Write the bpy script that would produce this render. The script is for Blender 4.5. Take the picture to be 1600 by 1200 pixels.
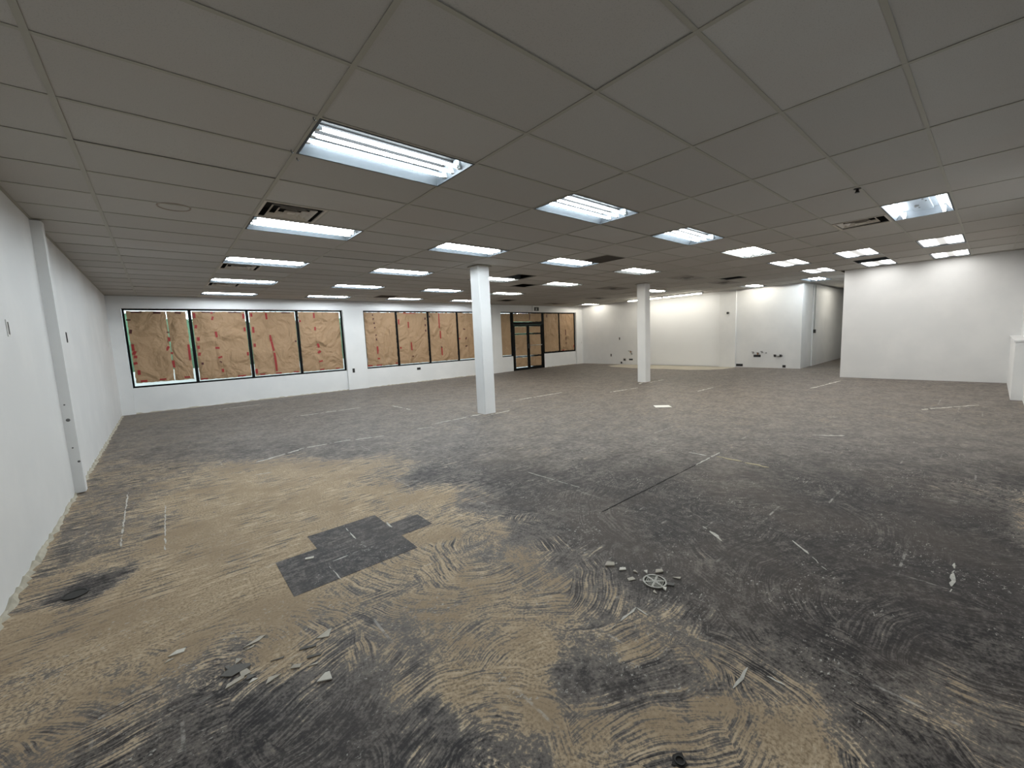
import bpy, math, random
import numpy as np
from mathutils import Matrix, Vector, noise

sc = bpy.context.scene
for o in list(bpy.data.objects):
    bpy.data.objects.remove(o)
COL = sc.collection

# ---------------------------------------------------------------- camera
H = 2.944                       # ceiling height
XL, XR, YW, YB = -1.796, 15.96, 11.727, -2.66
XB, YH0, YH1, XE = 13.593, 0.497, 2.05, 22.0     # stepped-out wall and hallway
cam = bpy.data.cameras.new('camera')
cam.sensor_fit = 'HORIZONTAL'; cam.sensor_width = 36.0; cam.lens = 638.586 / 1600 * 36
cam.clip_start = 0.02; cam.clip_end = 300
cam_ob = bpy.data.objects.new('camera', cam); COL.objects.link(cam_ob)
r_ = Vector((0.7577777, -0.6510771, -0.0432614))
d_ = Vector((-0.1061790, -0.0576207, -0.9926761))
f_ = Vector((0.6438159, 0.7568213, -0.1127944))
M = Matrix.Identity(4)
for i in range(3):
    M[i][0] = r_[i]; M[i][1] = -d_[i]; M[i][2] = -f_[i]
M[0][3], M[1][3], M[2][3] = -0.9158, -2.2319, 1.5146
cam_ob.matrix_world = M
sc.camera = cam_ob

# ---------------------------------------------------------------- daylight outside, exposure
TUBE_COOL, TUBE_WARM, TUBE_DIM, TUBE_EDGE, LENS_POW = 86.0, 76.0, 54.0, 58.0, 9.3
w = bpy.data.worlds.new('overcast_sky'); sc.world = w; w.use_nodes = True
bg = w.node_tree.nodes['Background']
bg.inputs['Color'].default_value = (0.80, 0.90, 1.0, 1); bg.inputs['Strength'].default_value = 3.0
sc.view_settings.view_transform = 'Standard'; sc.view_settings.look = 'None'
sc.view_settings.exposure = 0.0; sc.view_settings.gamma = 1.0
sc.view_settings.use_curve_mapping = False
sc.cycles.adaptive_threshold = .025; sc.cycles.max_bounces = 7; sc.cycles.diffuse_bounces = 4; sc.cycles.glossy_bounces = 3
sc.cycles.transparent_max_bounces = 8; sc.cycles.caustics_reflective = False; sc.cycles.caustics_refractive = False
sc.cycles.sample_clamp_indirect = 6.0

# ---------------------------------------------------------------- material helpers
class NT:
    def __init__(s, name):
        s.m = bpy.data.materials.new(name); s.m.use_nodes = True
        s.t = s.m.node_tree; s.b = s.t.nodes['Principled BSDF']; s.out = s.t.nodes['Material Output']
    def n(s, typ, **kw):
        nd = s.t.nodes.new(typ)
        for k, v in kw.items():
            setattr(nd, k, v)
        return nd
    def put(s, sock, v):
        if hasattr(v, 'is_linked') or isinstance(v, bpy.types.NodeSocket):
            s.t.links.new(v, sock)
        elif v is not None:
            if isinstance(v, (tuple, list)) and len(v) == 3 and sock.type == 'RGBA':
                v = (*v, 1)
            sock.default_value = v
    def math(s, op, a, b=None, c=None, clamp=False):
        nd = s.n('ShaderNodeMath', operation=op, use_clamp=clamp)
        s.put(nd.inputs[0], a)
        if b is not None: s.put(nd.inputs[1], b)
        if c is not None: s.put(nd.inputs[2], c)
        return nd.outputs[0]
    def mix(s, f, a, b, blend='MIX'):
        nd = s.n('ShaderNodeMix', data_type='RGBA', blend_type=blend)
        s.put(nd.inputs[0], f); s.put(nd.inputs[6], a); s.put(nd.inputs[7], b)
        return nd.outputs[2]
    def smooth(s, v, lo, hi, a=0.0, b=1.0):
        nd = s.n('ShaderNodeMapRange', interpolation_type='SMOOTHSTEP')
        s.put(nd.inputs[0], v); s.put(nd.inputs[1], lo); s.put(nd.inputs[2], hi); s.put(nd.inputs[3], a); s.put(nd.inputs[4], b)
        return nd.outputs[0]
    def pos(s):
        return s.n('ShaderNodeNewGeometry').outputs['Position']
    def objco(s):
        return s.n('ShaderNodeTexCoord').outputs['Object']
    def xyz(s, v):
        nd = s.n('ShaderNodeSeparateXYZ'); s.put(nd.inputs[0], v); return nd.outputs
    def comb(s, x=0.0, y=0.0, z=0.0):
        nd = s.n('ShaderNodeCombineXYZ')
        for i, v in enumerate((x, y, z)): s.put(nd.inputs[i], v)
        return nd.outputs[0]
    def vscale(s, v, sc3, off=(0, 0, 0)):
        nd = s.n('ShaderNodeMapping'); s.put(nd.inputs[0], v); nd.inputs['Scale'].default_value = sc3; nd.inputs['Location'].default_value = off
        return nd.outputs[0]
    def noise(s, v, scale, detail=3.0, rough=0.55, dist=0.0):
        nd = s.n('ShaderNodeTexNoise'); s.put(nd.inputs['Vector'], v)
        nd.inputs['Scale'].default_value = scale; nd.inputs['Detail'].default_value = detail
        nd.inputs['Roughness'].default_value = rough; nd.inputs['Distortion'].default_value = dist
        return nd.outputs[0]
    def bump(s, h, strength, dist):
        nd = s.n('ShaderNodeBump'); s.put(nd.inputs['Height'], h)
        nd.inputs['Strength'].default_value = strength; nd.inputs['Distance'].default_value = dist
        s.put(s.b.inputs['Normal'], nd.outputs[0])
    def base(s, col, rough=0.6, metal=0.0, spec=None):
        s.put(s.b.inputs['Base Color'], col); s.put(s.b.inputs['Roughness'], rough); s.b.inputs['Metallic'].default_value = metal
        if spec is not None: s.b.inputs['Specular IOR Level'].default_value = spec
        return s

def simple(name, col, rough=0.6, metal=0.0, var=0.12, scale=18.0, spec=None):
    k = NT(name)
    n = k.noise(k.objco(), scale, 3)
    dark = tuple(c * (1 - var) for c in col)
    k.base(k.mix(n, dark, tuple(min(1, c * (1 + var * 0.6)) for c in col)), rough, metal, spec)
    return k.m

def emit(name, col, strength, body=(0.9, 0.9, 0.9)):
    k = NT(name); k.base(body, 0.4)
    k.b.inputs['Emission Color'].default_value = (*col, 1); k.b.inputs['Emission Strength'].default_value = strength; k.m.cycles.emission_sampling = 'FRONT'
    return k.m

MAT = {}
# painted drywall: roller mottling and faint filler patches
k = NT('white_wall_paint'); p = k.pos()
n1 = k.noise(p, 1.3, 4); n2 = k.noise(p, 45, 2)
c = k.mix(k.smooth(n1, .35, .7), (.73, .735, .735), (.79, .79, .785))
k.base(k.mix(k.math('MULTIPLY', n2, .25), c, (.70, .705, .705)), 0.55, spec=.3)
MAT['wall'] = k.m
# lay-in ceiling tile, fissured mineral fibre, each tile a shade of its own
k = NT('mineral_fibre_tile'); p = k.pos(); oi = k.n('ShaderNodeObjectInfo').outputs['Random']
n1 = k.noise(p, 160, 2, .6); n2 = k.noise(p, 1.1, 3)
fis = k.smooth(n1, .58, .66)
tint = k.mix(oi, (.44, .42, .39), (.50, .48, .45))
tint = k.mix(k.smooth(n2, .4, .7, 0, .45), tint, (.46, .42, .385))
k.base(k.mix(k.math('MULTIPLY', fis, .45), tint, (.32, .30, .275)), .9, spec=.1)
MAT['tile'] = k.m
MAT['tee'] = simple('aged_grid_metal', (.365, .342, .285), .5, 0, .1, 6)
MAT['deck'] = simple('dark_plenum', (.05, .045, .04), .9)
MAT['void'] = simple('dark_duct', (.018, .015, .013), .8)
MAT['grille'] = simple('brown_dusty_grille', (.075, .058, .045), .7, 0, .3)
MAT['diff'] = simple('dusty_diffuser_metal', (.58, .52, .45), .5, 0, .3, 25)
MAT['diffdim'] = simple('grimy_diffuser_panel', (.20, .175, .15), .6, 0, .25, 12)
MAT['housing'] = simple('darkened_reflector', (.085, .096, .106), .5, 0, .08, 18, .15)  # white reflector darkened in colour so the lit tubes stay distinct
MAT['pan'] = simple('dark_lamp_pan', (.011, .0112, .0115), .6, 0, .1, 18, .08)  # darkened further, so the gaps between the tubes don't glare
MAT['palepan'] = simple('pale_blue_lamp_pan', (.11, .123, .135), .5, 0, .1, 18, .2)
MAT['paleduct'] = simple('pale_blue_ballast_plate', (.16, .178, .195), .5, 0, .1, 18, .2)
MAT['channel'] = simple('white_enamel_channel', (.6, .6, .58), .5, 0, .08)
MAT['holder'] = simple('lamp_holder_plastic', (.75, .77, .78), .4, 0, .05)
MAT['tube_c'] = emit('cool_tube', (.86, .95, 1.0), TUBE_COOL)
MAT['tube_d'] = emit('dim_warm_tube', (1.0, .95, .83), TUBE_DIM)
MAT['tube_e'] = emit('aged_cool_tube', (.88, .95, 1.0), TUBE_EDGE)
MAT['tube_w'] = emit('warm_tube', (1.0, .955, .84), TUBE_WARM)
k = NT('prismatic_lens'); p = k.objco(); x, y, z = k.xyz(p)
# a tube sits behind each long side of the lens, its middle glows less
bar = k.smooth(k.math('ABSOLUTE', k.math('SUBTRACT', k.math('ABSOLUTE', y), .19)), .07, .15, LENS_POW, .55)
k.base((.30, .31, .31), .3); k.put(k.b.inputs['Emission Color'], (1.0, .985, .95, 1)); k.put(k.b.inputs['Emission Strength'], bar)
MAT['lens'] = k.m
MAT['alu'] = simple('black_anodised_frame', (.003, .003, .003), .6, 0, .2, 18, .12)
MAT['black'] = simple('black_plastic', (.012, .012, .012), .5)
MAT['steel'] = simple('galvanised_steel', (.45, .45, .44), .35, .8, .2)
MAT['darkiron'] = simple('dark_cast_iron', (.05, .048, .045), .55, .6, .3, 60)
MAT['drain'] = simple('worn_drain_metal', (.30, .29, .255), .45, .5, .3, 80)
MAT['white'] = simple('white_plastic', (.78, .78, .76), .4, 0, .05)
MAT['copper'] = simple('copper_pipe', (.42, .22, .12), .35, .9, .3)
MAT['red'] = simple('red_tape', (.30, .012, .010), .5, 0, .25, 60)
MAT['darkred'] = simple('dark_red_tape', (.07, .008, .006), .5, 0, .3, 60)
MAT['papersheet'] = simple('paper_sheet', (.86, .84, .78), .8, 0, .04)
MAT['shard_p'] = simple('pale_tile_chip', (.52, .47, .39), .7, 0, .2, 90)
MAT['shard_g'] = simple('grey_tile_chip', (.16, .15, .135), .7, 0, .3, 90)
MAT['shard_w'] = simple('whitish_chip', (.72, .68, .60), .7, 0, .15, 90)
MAT['concrete_out'] = simple('pale_pavement', (.62, .62, .60), .9, 0, .15, 2)
MAT['hedge'] = simple('green_hedge', (.10, .19, .11), .9, 0, .5, 9)
# kraft paper, lets some daylight through
k = NT('brown_kraft_paper'); p = k.pos()
n1 = k.noise(p, 3, 4); n2 = k.noise(k.vscale(p, (1, 1, 9)), 40, 2)
col = k.mix(n1, (.33, .205, .115), (.43, .28, .165))
col = k.mix(k.math('MULTIPLY', n2, .2), col, (.33, .22, .14))
k.base(col, .62, spec=.3)
k.bump(k.math('ADD', k.noise(k.vscale(p, (1, 1, .75)), 1.9, 3, .42, 1.5), k.math('MULTIPLY', k.noise(p, 6, 2, .45, .8), .18)), 1.0, .19)
tr = k.n('ShaderNodeBsdfTranslucent'); k.put(tr.inputs[0], (.62, .42, .24))
mx = k.n('ShaderNodeMixShader'); mx.inputs[0].default_value = .10
k.t.links.new(k.b.outputs[0], mx.inputs[1]); k.t.links.new(tr.outputs[0], mx.inputs[2]); k.t.links.new(mx.outputs[0], k.out.inputs[0])
MAT['kraft'] = k.m
# window glass: clear pane with a mild reflection
k = NT('window_glass')
tp = k.n('ShaderNodeBsdfTransparent'); tp.inputs[0].default_value = (.93, .97, .95, 1)
gl = k.n('ShaderNodeBsdfGlossy'); gl.inputs['Roughness'].default_value = .03
fr = k.n('ShaderNodeFresnel'); fr.inputs[0].default_value = 1.45
mx = k.n('ShaderNodeMixShader'); k.t.links.new(fr.outputs[0], mx.inputs[0])
k.t.links.new(tp.outputs[0], mx.inputs[1]); k.t.links.new(gl.outputs[0], mx.inputs[2]); k.t.links.new(mx.outputs[0], k.out.inputs[0])
k.t.nodes.remove(k.b); MAT['glass'] = k.m

# stripped floor: pale concrete showing through dark tile adhesive, trowel arcs, old tile seams
TX0, TXS, TY0, TYS = .099, .277, .448, .266
def floor_material(name, forced=None):
    k = NT(name); p = k.pos(); x, y, z = k.xyz(p)
    if forced is None:
        at = k.n('ShaderNodeAttribute', attribute_name='bare'); bare = at.outputs['Fac']
    else:
        bare = forced
    # trowel strokes: arcs about scattered centres
    warp = k.n('ShaderNodeVectorMath', operation='MULTIPLY_ADD')
    nz = k.n('ShaderNodeTexNoise'); k.put(nz.inputs['Vector'], p); nz.inputs['Scale'].default_value = 2.2; nz.inputs['Detail'].default_value = 2
    k.put(warp.inputs[0], nz.outputs['Color']); warp.inputs[1].default_value = (.16, .16, 0); k.put(warp.inputs[2], p)
    def arcs(scale, off, freq):
        pv = k.vscale(warp.outputs[0], (1, 1, 0), off)
        v = k.n('ShaderNodeTexVoronoi', voronoi_dimensions='2D', feature='F1')
        k.put(v.inputs['Vector'], pv); v.inputs['Scale'].default_value = scale
        # the hand swung from a point some way off the patch it scraped
        sw = k.n('ShaderNodeVectorMath', operation='MULTIPLY_ADD'); k.put(sw.inputs[0], v.outputs['Color']); sw.inputs[1].default_value = (1.7, 1.7, 0)
        k.put(sw.inputs[2], v.outputs['Position'])
        sw2 = k.n('ShaderNodeVectorMath', operation='SUBTRACT'); k.put(sw2.inputs[0], sw.outputs[0]); sw2.inputs[1].default_value = (.85, .85, 0)
        df = k.n('ShaderNodeVectorMath', operation='SUBTRACT'); k.put(df.inputs[0], pv); k.put(df.inputs[1], sw2.outputs[0])
        dx, dy, _ = k.xyz(df.outputs[0])
        ang = k.math('ARCTAN2', dy, dx)
        rad = k.math('SQRT', k.math('ADD', k.math('MULTIPLY', dx, dx), k.math('MULTIPLY', dy, dy)))
        cx = k.xyz(v.outputs['Color'])[0]
        co = k.comb(k.math('MULTIPLY', rad, freq), k.math('MULTIPLY', ang, 2.2), k.math('MULTIPLY', cx, 40))
        return k.noise(co, 1.0, 3, .6)
    a1 = arcs(1.5, (.3, .2, 0), 95); a2 = arcs(.9, (3.1, 1.7, 0), 70)
    # straight scraper strokes along the room
    st = k.noise(k.comb(k.math('MULTIPLY', x, 5), k.math('MULTIPLY', y, 42), 0), 1.0, 3, .6, .3)
    sel = k.smooth(k.noise(p, 1.4, 1), .45, .55)
    arc = k.math('ADD', k.math('MULTIPLY', a1, sel), k.math('MULTIPLY', a2, k.math('SUBTRACT', 1.0, sel)))
    far = k.smooth(k.math('ADD', y, k.math('MULTIPLY', k.noise(p, 1.2, 2), 1.0)), .7, 1.6)
    stroke = k.math('ADD', k.math('MULTIPLY', st, far), k.math('MULTIPLY', arc, k.math('SUBTRACT', 1.0, far)))
    gate = k.smooth(k.noise(k.vscale(p, (1, 1, 1), (4, 9, 0)), 2.6, 2), .38, .60, .12, 1.3)
    big = k.noise(p, 3.4, 4, .6); mid = k.noise(p, 15, 4, .65); fine = k.noise(p, 70, 3, .65)
    t = k.math('ADD', bare, k.math('MULTIPLY', k.math('SUBTRACT', big, .5), .55))
    t = k.math('ADD', t, k.math('MULTIPLY', k.math('SUBTRACT', mid, .5), .8))
    t = k.math('ADD', t, k.math('MULTIPLY', k.math('MULTIPLY', k.math('SUBTRACT', stroke, .5), gate), k.smooth(bare, .05, .45, .9, 1.9)))
    t = k.math('ADD', t, k.math('MULTIPLY', k.math('SUBTRACT', fine, .5), .8))
    m = k.smooth(t, .45, .65)
    dark = k.mix(k.smooth(k.math('ADD', k.math('MULTIPLY', stroke, .35), k.math('ADD', k.math('MULTIPLY', mid, .40), k.math('MULTIPLY', fine, .25))), .40, .62), (.020, .0170, .0165), (.078, .067, .063))
    dark = k.mix(k.smooth(k.noise(p, .9, 3), .42, .68, 0, .55), dark, (.105, .083, .068))
    pale = k.mix(k.smooth(k.math('ADD', k.math('MULTIPLY', k.math('ADD', .5, k.math('MULTIPLY', k.math('SUBTRACT', stroke, .5), gate)), .5), k.math('MULTIPLY', fine, .5)), .40, .58), (.24, .177, .111), (.51, .395, .268))
    pale = k.mix(k.math('MULTIPLY', k.smooth(k.math('ADD', k.math('MULTIPLY', stroke, .5), k.math('MULTIPLY', mid, .5)), .54, .66), .8), pale, (.64, .53, .385))
    pale = k.mix(k.smooth(k.noise(p, 1.7, 3, .6), .42, .66, 0, .75), pale, (.31, .23, .149))
    # thin film that the scraper left: part way between, greyed lighter for the mid-floor sheen
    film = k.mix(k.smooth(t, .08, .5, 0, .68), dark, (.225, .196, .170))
    col = k.mix(m, film, pale)
    # evenly smeared adhesive over the middle and far end, its sheen painted in as lighter grey
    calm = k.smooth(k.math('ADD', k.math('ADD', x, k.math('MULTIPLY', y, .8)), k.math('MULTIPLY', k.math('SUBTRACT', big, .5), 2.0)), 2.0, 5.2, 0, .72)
    sheen_grey = k.mix(k.smooth(k.math('ADD', k.math('MULTIPLY', mid, .6), k.math('MULTIPLY', big, .4)), .36, .66), (.135, .119, .108), (.27, .238, .208))
    if forced is None: col = k.mix(calm, col, sheen_grey)
    # whitish flecks of thin-set
    fleck = k.math('MULTIPLY', k.smooth(k.noise(k.comb(k.math('MULTIPLY', x, 1), k.math('MULTIPLY', y, 1.6), 3.3), 38, 3, .75), .61, .67), k.smooth(k.noise(p, 2.1, 2), .44, .60))
    col = k.mix(k.math('MULTIPLY', fleck, .8), col, (.50, .47, .42))
    # ghosts of the tile joints, broken white lines
    def seam(v, v0, s, wid, other):
        fr = k.math('FRACT', k.math('DIVIDE', k.math('SUBTRACT', v, v0 - s / 2 - 40 * s), s))
        d = k.math('MULTIPLY', k.math('ABSOLUTE', k.math('SUBTRACT', fr, .5)), s)
        ln = k.smooth(d, wid * .5, wid, 1, 0)
        gate = k.smooth(k.noise(k.comb(k.math('MULTIPLY', x, 1.3 if other == 'x' else 5), k.math('MULTIPLY', y, 1.3 if other == 'y' else 5), 7.7), 1.0, 3, .6), .58, .68)
        return k.math('MULTIPLY', ln, gate)
    sm = k.math('MAXIMUM', seam(x, TX0, TXS, .009, 'y'), seam(y, TY0, TYS, .009, 'x'))
    col = k.mix(k.math('MULTIPLY', sm, k.smooth(mid, .42, .6, 0, .5)), col, (.55, .52, .47))
    rough = k.math('ADD', .58, k.math('MULTIPLY', m, .25))
    k.base(col, rough, spec=.2)
    k.bump(k.noise(k.vscale(p, (.6, 1, 1)), 48, 3, .7), .45, .004)
    return k.m
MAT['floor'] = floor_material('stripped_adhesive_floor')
MAT['residue'] = floor_material('dark_adhesive_square', .14)
k = NT('pale_cleaned_slab'); p = k.pos()
k.base(k.mix(k.noise(p, 3, 4), (.36, .32, .25), (.50, .46, .38)), .75); MAT['slab'] = k.m
MAT['ragged'] = simple('plaster_residue', (.50, .46, .37), .9, 0, .35, 14)

# ---------------------------------------------------------------- mesh helpers
class MB:
    def __init__(s): s.v = []; s.f = []
    def box(s, x0, x1, y0, y1, z0, z1):
        b = len(s.v)
        s.v += [(x0, y0, z0), (x1, y0, z0), (x1, y1, z0), (x0, y1, z0), (x0, y0, z1), (x1, y0, z1), (x1, y1, z1), (x0, y1, z1)]
        s.f += [tuple(b + i for i in q) for q in ((0, 3, 2, 1), (4, 5, 6, 7), (0, 1, 5, 4), (1, 2, 6, 5), (2, 3, 7, 6), (3, 0, 4, 7))]
        return s
    def frame(s, x0, x1, y0, y1, z0, z1, wd, axis='z'):
        # rectangular ring; axis = thin direction
        if axis == 'z':
            s.box(x0, x1, y0, y0 + wd, z0, z1); s.box(x0, x1, y1 - wd, y1, z0, z1)
            s.box(x0, x0 + wd, y0 + wd, y1 - wd, z0, z1); s.box(x1 - wd, x1, y0 + wd, y1 - wd, z0, z1)
        else:
            s.box(x0, x1, y0, y1, z0, z0 + wd); s.box(x0, x1, y0, y1, z1 - wd, z1)
            s.box(x0, x0 + wd, y0, y1, z0 + wd, z1 - wd); s.box(x1 - wd, x1, y0, y1, z0 + wd, z1 - wd)
        return s
    def tube(s, p0, p1, r, seg=10, cap=True, r1=None):
        p0, p1 = Vector(p0), Vector(p1); d = (p1 - p0).normalized()
        a = d.orthogonal().normalized(); b_ = d.cross(a); b = len(s.v); r1 = r if r1 is None else r1
        for q, rr in ((p0, r), (p1, r1)):
            for i in range(seg):
                an = 2 * math.pi * i / seg
                s.v.append(tuple(q + (a * math.cos(an) + b_ * math.sin(an)) * rr))
        for i in range(seg):
            j = (i + 1) % seg
            s.f.append((b + i, b + j, b + seg + j, b + seg + i))
        if cap:
            s.f.append(tuple(b + seg - 1 - i for i in range(seg))); s.f.append(tuple(b + seg + i for i in range(seg)))
        return s
    def path(s, pts, r, seg=8):
        for a, b in zip(pts[:-1], pts[1:]): s.tube(a, b, r, seg)
        return s
    def ring(s, c, r0, r1, z0, z1, seg=32):
        b = len(s.v); cx, cy = c
        for rr, zz in ((r0, z0), (r1, z0), (r1, z1), (r0, z1)):
            for i in range(seg):
                an = 2 * math.pi * i / seg
                s.v.append((cx + rr * math.cos(an), cy + rr * math.sin(an), zz))
        for kk in range(4):
            for i in range(seg):
                j = (i + 1) % seg
                s.f.append((b + kk * seg + i, b + kk * seg + j, b + ((kk + 1) % 4) * seg + j, b + ((kk + 1) % 4) * seg + i))
        return s
    def prism(s, poly, z0, z1):
        b = len(s.v); n = len(poly)
        s.v += [(px, py, z0) for px, py in poly] + [(px, py, z1) for px, py in poly]
        s.f.append(tuple(b + n - 1 - i for i in range(n))); s.f.append(tuple(b + n + i for i in range(n)))
        for i in range(n):
            j = (i + 1) % n
            s.f.append((b + i, b + j, b + n + j, b + n + i))
        return s
    def mesh(s, name, mat, smooth=False):
        me = bpy.data.meshes.new(name); me.from_pydata(s.v, [], s.f); me.update()
        me.materials.append(MAT[mat] if isinstance(mat, str) else mat)
        if smooth:
            me.polygons.foreach_set('use_smooth', [True] * len(me.polygons))
        return me
    def build(s, name, mat, parent=None, smooth=False):
        return link(name, s.mesh(name, mat, smooth), parent)

def link(name, data, parent=None, loc=None):
    o = bpy.data.objects.new(name, data); COL.objects.link(o)
    if parent is not None: o.parent = parent
    if loc is not None: o.location = loc
    return o
def empty(name, loc=(0, 0, 0), parent=None):
    return link(name, None, parent, loc)
def tag(o, label=None, cat=None, group=None, kind=None):
    if label: o['label'] = label
    if cat: o['category'] = cat
    if group: o['group'] = group
    if kind: o['kind'] = kind
    return o
def struct(o, label=None):
    o['kind'] = 'structure'
    if label: o['label'] = label
    return o
def copy_tree(o, parent=None):
    c = o.copy(); COL.objects.link(c); c.parent = parent
    for ch in o.children: copy_tree(ch, c)
    return c
rng = random.Random(7)

# ================================================================ SETTING
# ---- floor: one slab, with a per-vertex measure of how far the old adhesive was scraped off, raised mid-floor to paint in its sheen
DENS = [(12.69,7.75,0.25),(14.7,2.65,0.25),(16.17,-1.08,0.25),(-1.09,16.46,0.5),(1.23,12.85,0.3),(3.77,8.91,0.33),(6.72,4.33,0.34),(8.96,0.84,0.32),(10.73,-1.9,0.32),(-1.63,10.25,0.5),(-0.05,8.21,0.25),(1.35,6.39,0.22),(3,4.25,0.34),(4.44,2.39,0.38),(5.71,0.75,0.38),(7.35,-1.37,0.33),(-1.64,7.01,0.45),(-0.7,5.9,0.3),(0.19,4.86,0.15),(1.08,3.81,0.2),(2.03,2.69,0.22),(3.19,1.33,0.3),(4.24,0.09,0.28),(5.65,-1.56,0.22),(-1.71,5.21,0.5),(-1.08,4.51,0.5),(-0.6,3.97,0.65),(-0.02,3.33,0.75),(0.59,2.66,0.8),(0.92,2.3,0.55),(1.33,1.84,0.2),(1.93,1.18,0.1),(2.86,0.15,0.1),(4.13,-1.26,0.1),(5.09,-2.31,0.15),(-1.65,3.92,0.45),(-1.34,3.59,0.5),(-0.83,3.05,0.75),(-0.24,2.43,0.85),(0.41,1.73,0.8),(0.94,1.17,0.7),(1.2,0.89,0.35),(1.54,0.54,0.1),(2.26,-0.23,0.12),(3.37,-1.41,0.1),(4.32,-2.42,0.3),(-1.72,2.96,0.4),(-1.29,2.52,0.5),(-0.87,2.09,0.8),(-0.39,1.6,0.85),(0.12,1.08,0.7),(0.6,0.58,0.7),(0.89,0.28,0.55),(1.14,0.03,0.3),(1.45,-0.29,0.1),(2.05,-0.9,0.1),(2.69,-1.55,0.1),(3.43,-2.31,0.05),(-1.7,2.21,0.45),(-1.4,1.92,0.6),(-0.97,1.49,0.85),(-0.56,1.08,0.85),(-0.16,0.68,0.8),(0.3,0.23,0.66),(0.58,-0.06,0.5),(0.83,-0.3,0.52),(1.04,-0.51,0.3),(1.34,-0.81,0.1),(1.91,-1.38,0.12),(2.72,-2.19,0.05),(-1.46,1.55,0.15),(-1.69,1.78,0.6),(-1.17,1.27,0.85),(-0.83,0.93,0.9),(-0.46,0.57,0.85),(-0.14,0.25,0.58),(0.13,-0.01,0.56),(0.44,-0.32,0.62),(0.69,-0.56,0.58),(0.91,-0.78,0.42),(1.15,-1.01,0.1),(1.62,-1.47,0.12),(2.36,-2.2,0.05),(-1.62,1.28,0.75),(-1.22,0.89,0.85),(-0.94,0.62,0.85),(-0.62,0.31,0.8),(-0.35,0.05,0.52),(-0.14,-0.15,0.45),(0.12,-0.4,0.62),(0.37,-0.64,0.58),(0.56,-0.83,0.52),(0.76,-1.02,0.45),(0.95,-1.2,0.5),(1.14,-1.38,0.25),(1.44,-1.67,0.12),(1.89,-2.11,0.1),(-1.61,0.94,0.75),(-1.33,0.67,0.8),(-1.03,0.38,0.7),(-0.81,0.17,0.5),(-0.59,-0.04,0.75),(-0.33,-0.28,0.5),(-0.1,-0.51,0.52),(0.13,-0.72,0.58),(0.29,-0.87,0.8),(0.49,-1.06,0.45),(0.66,-1.23,0.6),(0.83,-1.4,0.5),(1.09,-1.64,0.3),(1.5,-2.03,0.12),(1.8,-2.32,0.2),(-1.51,0.57,0.6),(-1.31,0.38,0.65),(-1.06,0.14,0.5),(-0.86,-0.05,0.3),(-0.57,-0.31,0.3),(-0.4,-0.48,0.25),(-0.23,-0.64,0.6),(-0.06,-0.79,0.85),(0.14,-0.99,0.8),(0.3,-1.14,0.25),(0.46,-1.29,0.2),(0.62,-1.44,0.35),(0.89,-1.7,0.5),(1.14,-1.93,0.25),(1.42,-2.2,0.35),(1.6,-2.37,0.2),(-1.47,0.31,0.6),(-1.22,0.08,0.5),(-0.98,-0.15,0.3),(-0.74,-0.38,0.2),(-0.46,-0.63,0.2),(-0.27,-0.82,0.3),(-0.07,-0.99,0.55),(0.06,-1.12,0.75),(0.22,-1.27,0.5),(0.41,-1.45,0.7),(0.59,-1.62,0.6),(0.8,-1.82,0.6),(1,-2,0.3),(1.22,-2.21,0.5),(1.39,-2.36,0.35),(-1.44,0.1,0.5),(-1.21,-0.11,0.4),(-0.99,-0.32,0.25),(-0.71,-0.58,0.2),(-0.44,-0.83,0.2),(-0.22,-1.03,0.2),(-0.03,-1.21,0.4),(0.12,-1.35,0.7),(0.33,-1.54,0.6),(0.51,-1.72,0.6),(0.68,-1.87,0.85),(0.82,-2.01,0.4),(1,-2.17,0.25),(1.19,-2.35,0.35)]
def bare_field(X, Y):
    P = np.array(DENS); out = np.zeros_like(X); wsum = np.zeros_like(X)
    for px, py, d in P:
        q = ((X - px) ** 2 + (Y - py) ** 2 + 1e-4) ** -2.0
        out += q * d; wsum += q
    return out / wsum
def build_floor():
    def axis(lo, hi, near, fine, coarse):
        a = [lo]
        while a[-1] < hi:
            a.append(a[-1] + (fine if a[-1] < near else coarse))
        a[-1] = hi
        return np.array(a)
    xs = axis(XL - .15, XE, 4.0, .06, .2); ys = axis(YB - .15, YW + .3, 5.0, .06, .2)
    X, Y = np.meshgrid(xs, ys)
    b = bare_field(X, Y)
    # plaster dust along the foot of the walls
    rnd = np.random.RandomState(3)
    dust = lambda d, wd: np.clip(1 - d / wd, 0, 1)
    b = np.maximum(b, .75 * dust(np.abs(X - XL), .16)); b = np.maximum(b, .8 * dust(np.abs(Y - YW - .05), .35))
    b = np.maximum(b, .6 * dust(np.abs(X - XR), .5)); b = np.maximum(b, .55 * dust(np.abs(Y - YB), .14))
    b = np.maximum(b, .8 * np.exp(-(((X - 3.75) / .55) ** 2 + ((Y - YB) / .25) ** 2)))
    for cx, cy in ((4.05, 4.45), (10.2, 4.6)):
        b = np.maximum(b, .95 * dust(np.maximum(np.abs(X - cx), np.abs(Y - cy)), .5))
    nx, ny = len(xs), len(ys)
    v = np.stack([X.ravel(), Y.ravel(), np.zeros(X.size)], 1)
    idx = np.arange(nx * ny).reshape(ny, nx)
    f = np.stack([idx[:-1, :-1], idx[:-1, 1:], idx[1:, 1:], idx[1:, :-1]], -1).reshape(-1, 4)
    me = bpy.data.meshes.new('floor'); me.from_pydata(v.tolist(), [], f.tolist()); me.update()
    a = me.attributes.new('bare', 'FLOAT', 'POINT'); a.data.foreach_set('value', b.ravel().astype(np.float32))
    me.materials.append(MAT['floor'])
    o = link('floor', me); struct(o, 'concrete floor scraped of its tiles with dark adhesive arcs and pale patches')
    return o
floor = build_floor()
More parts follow.
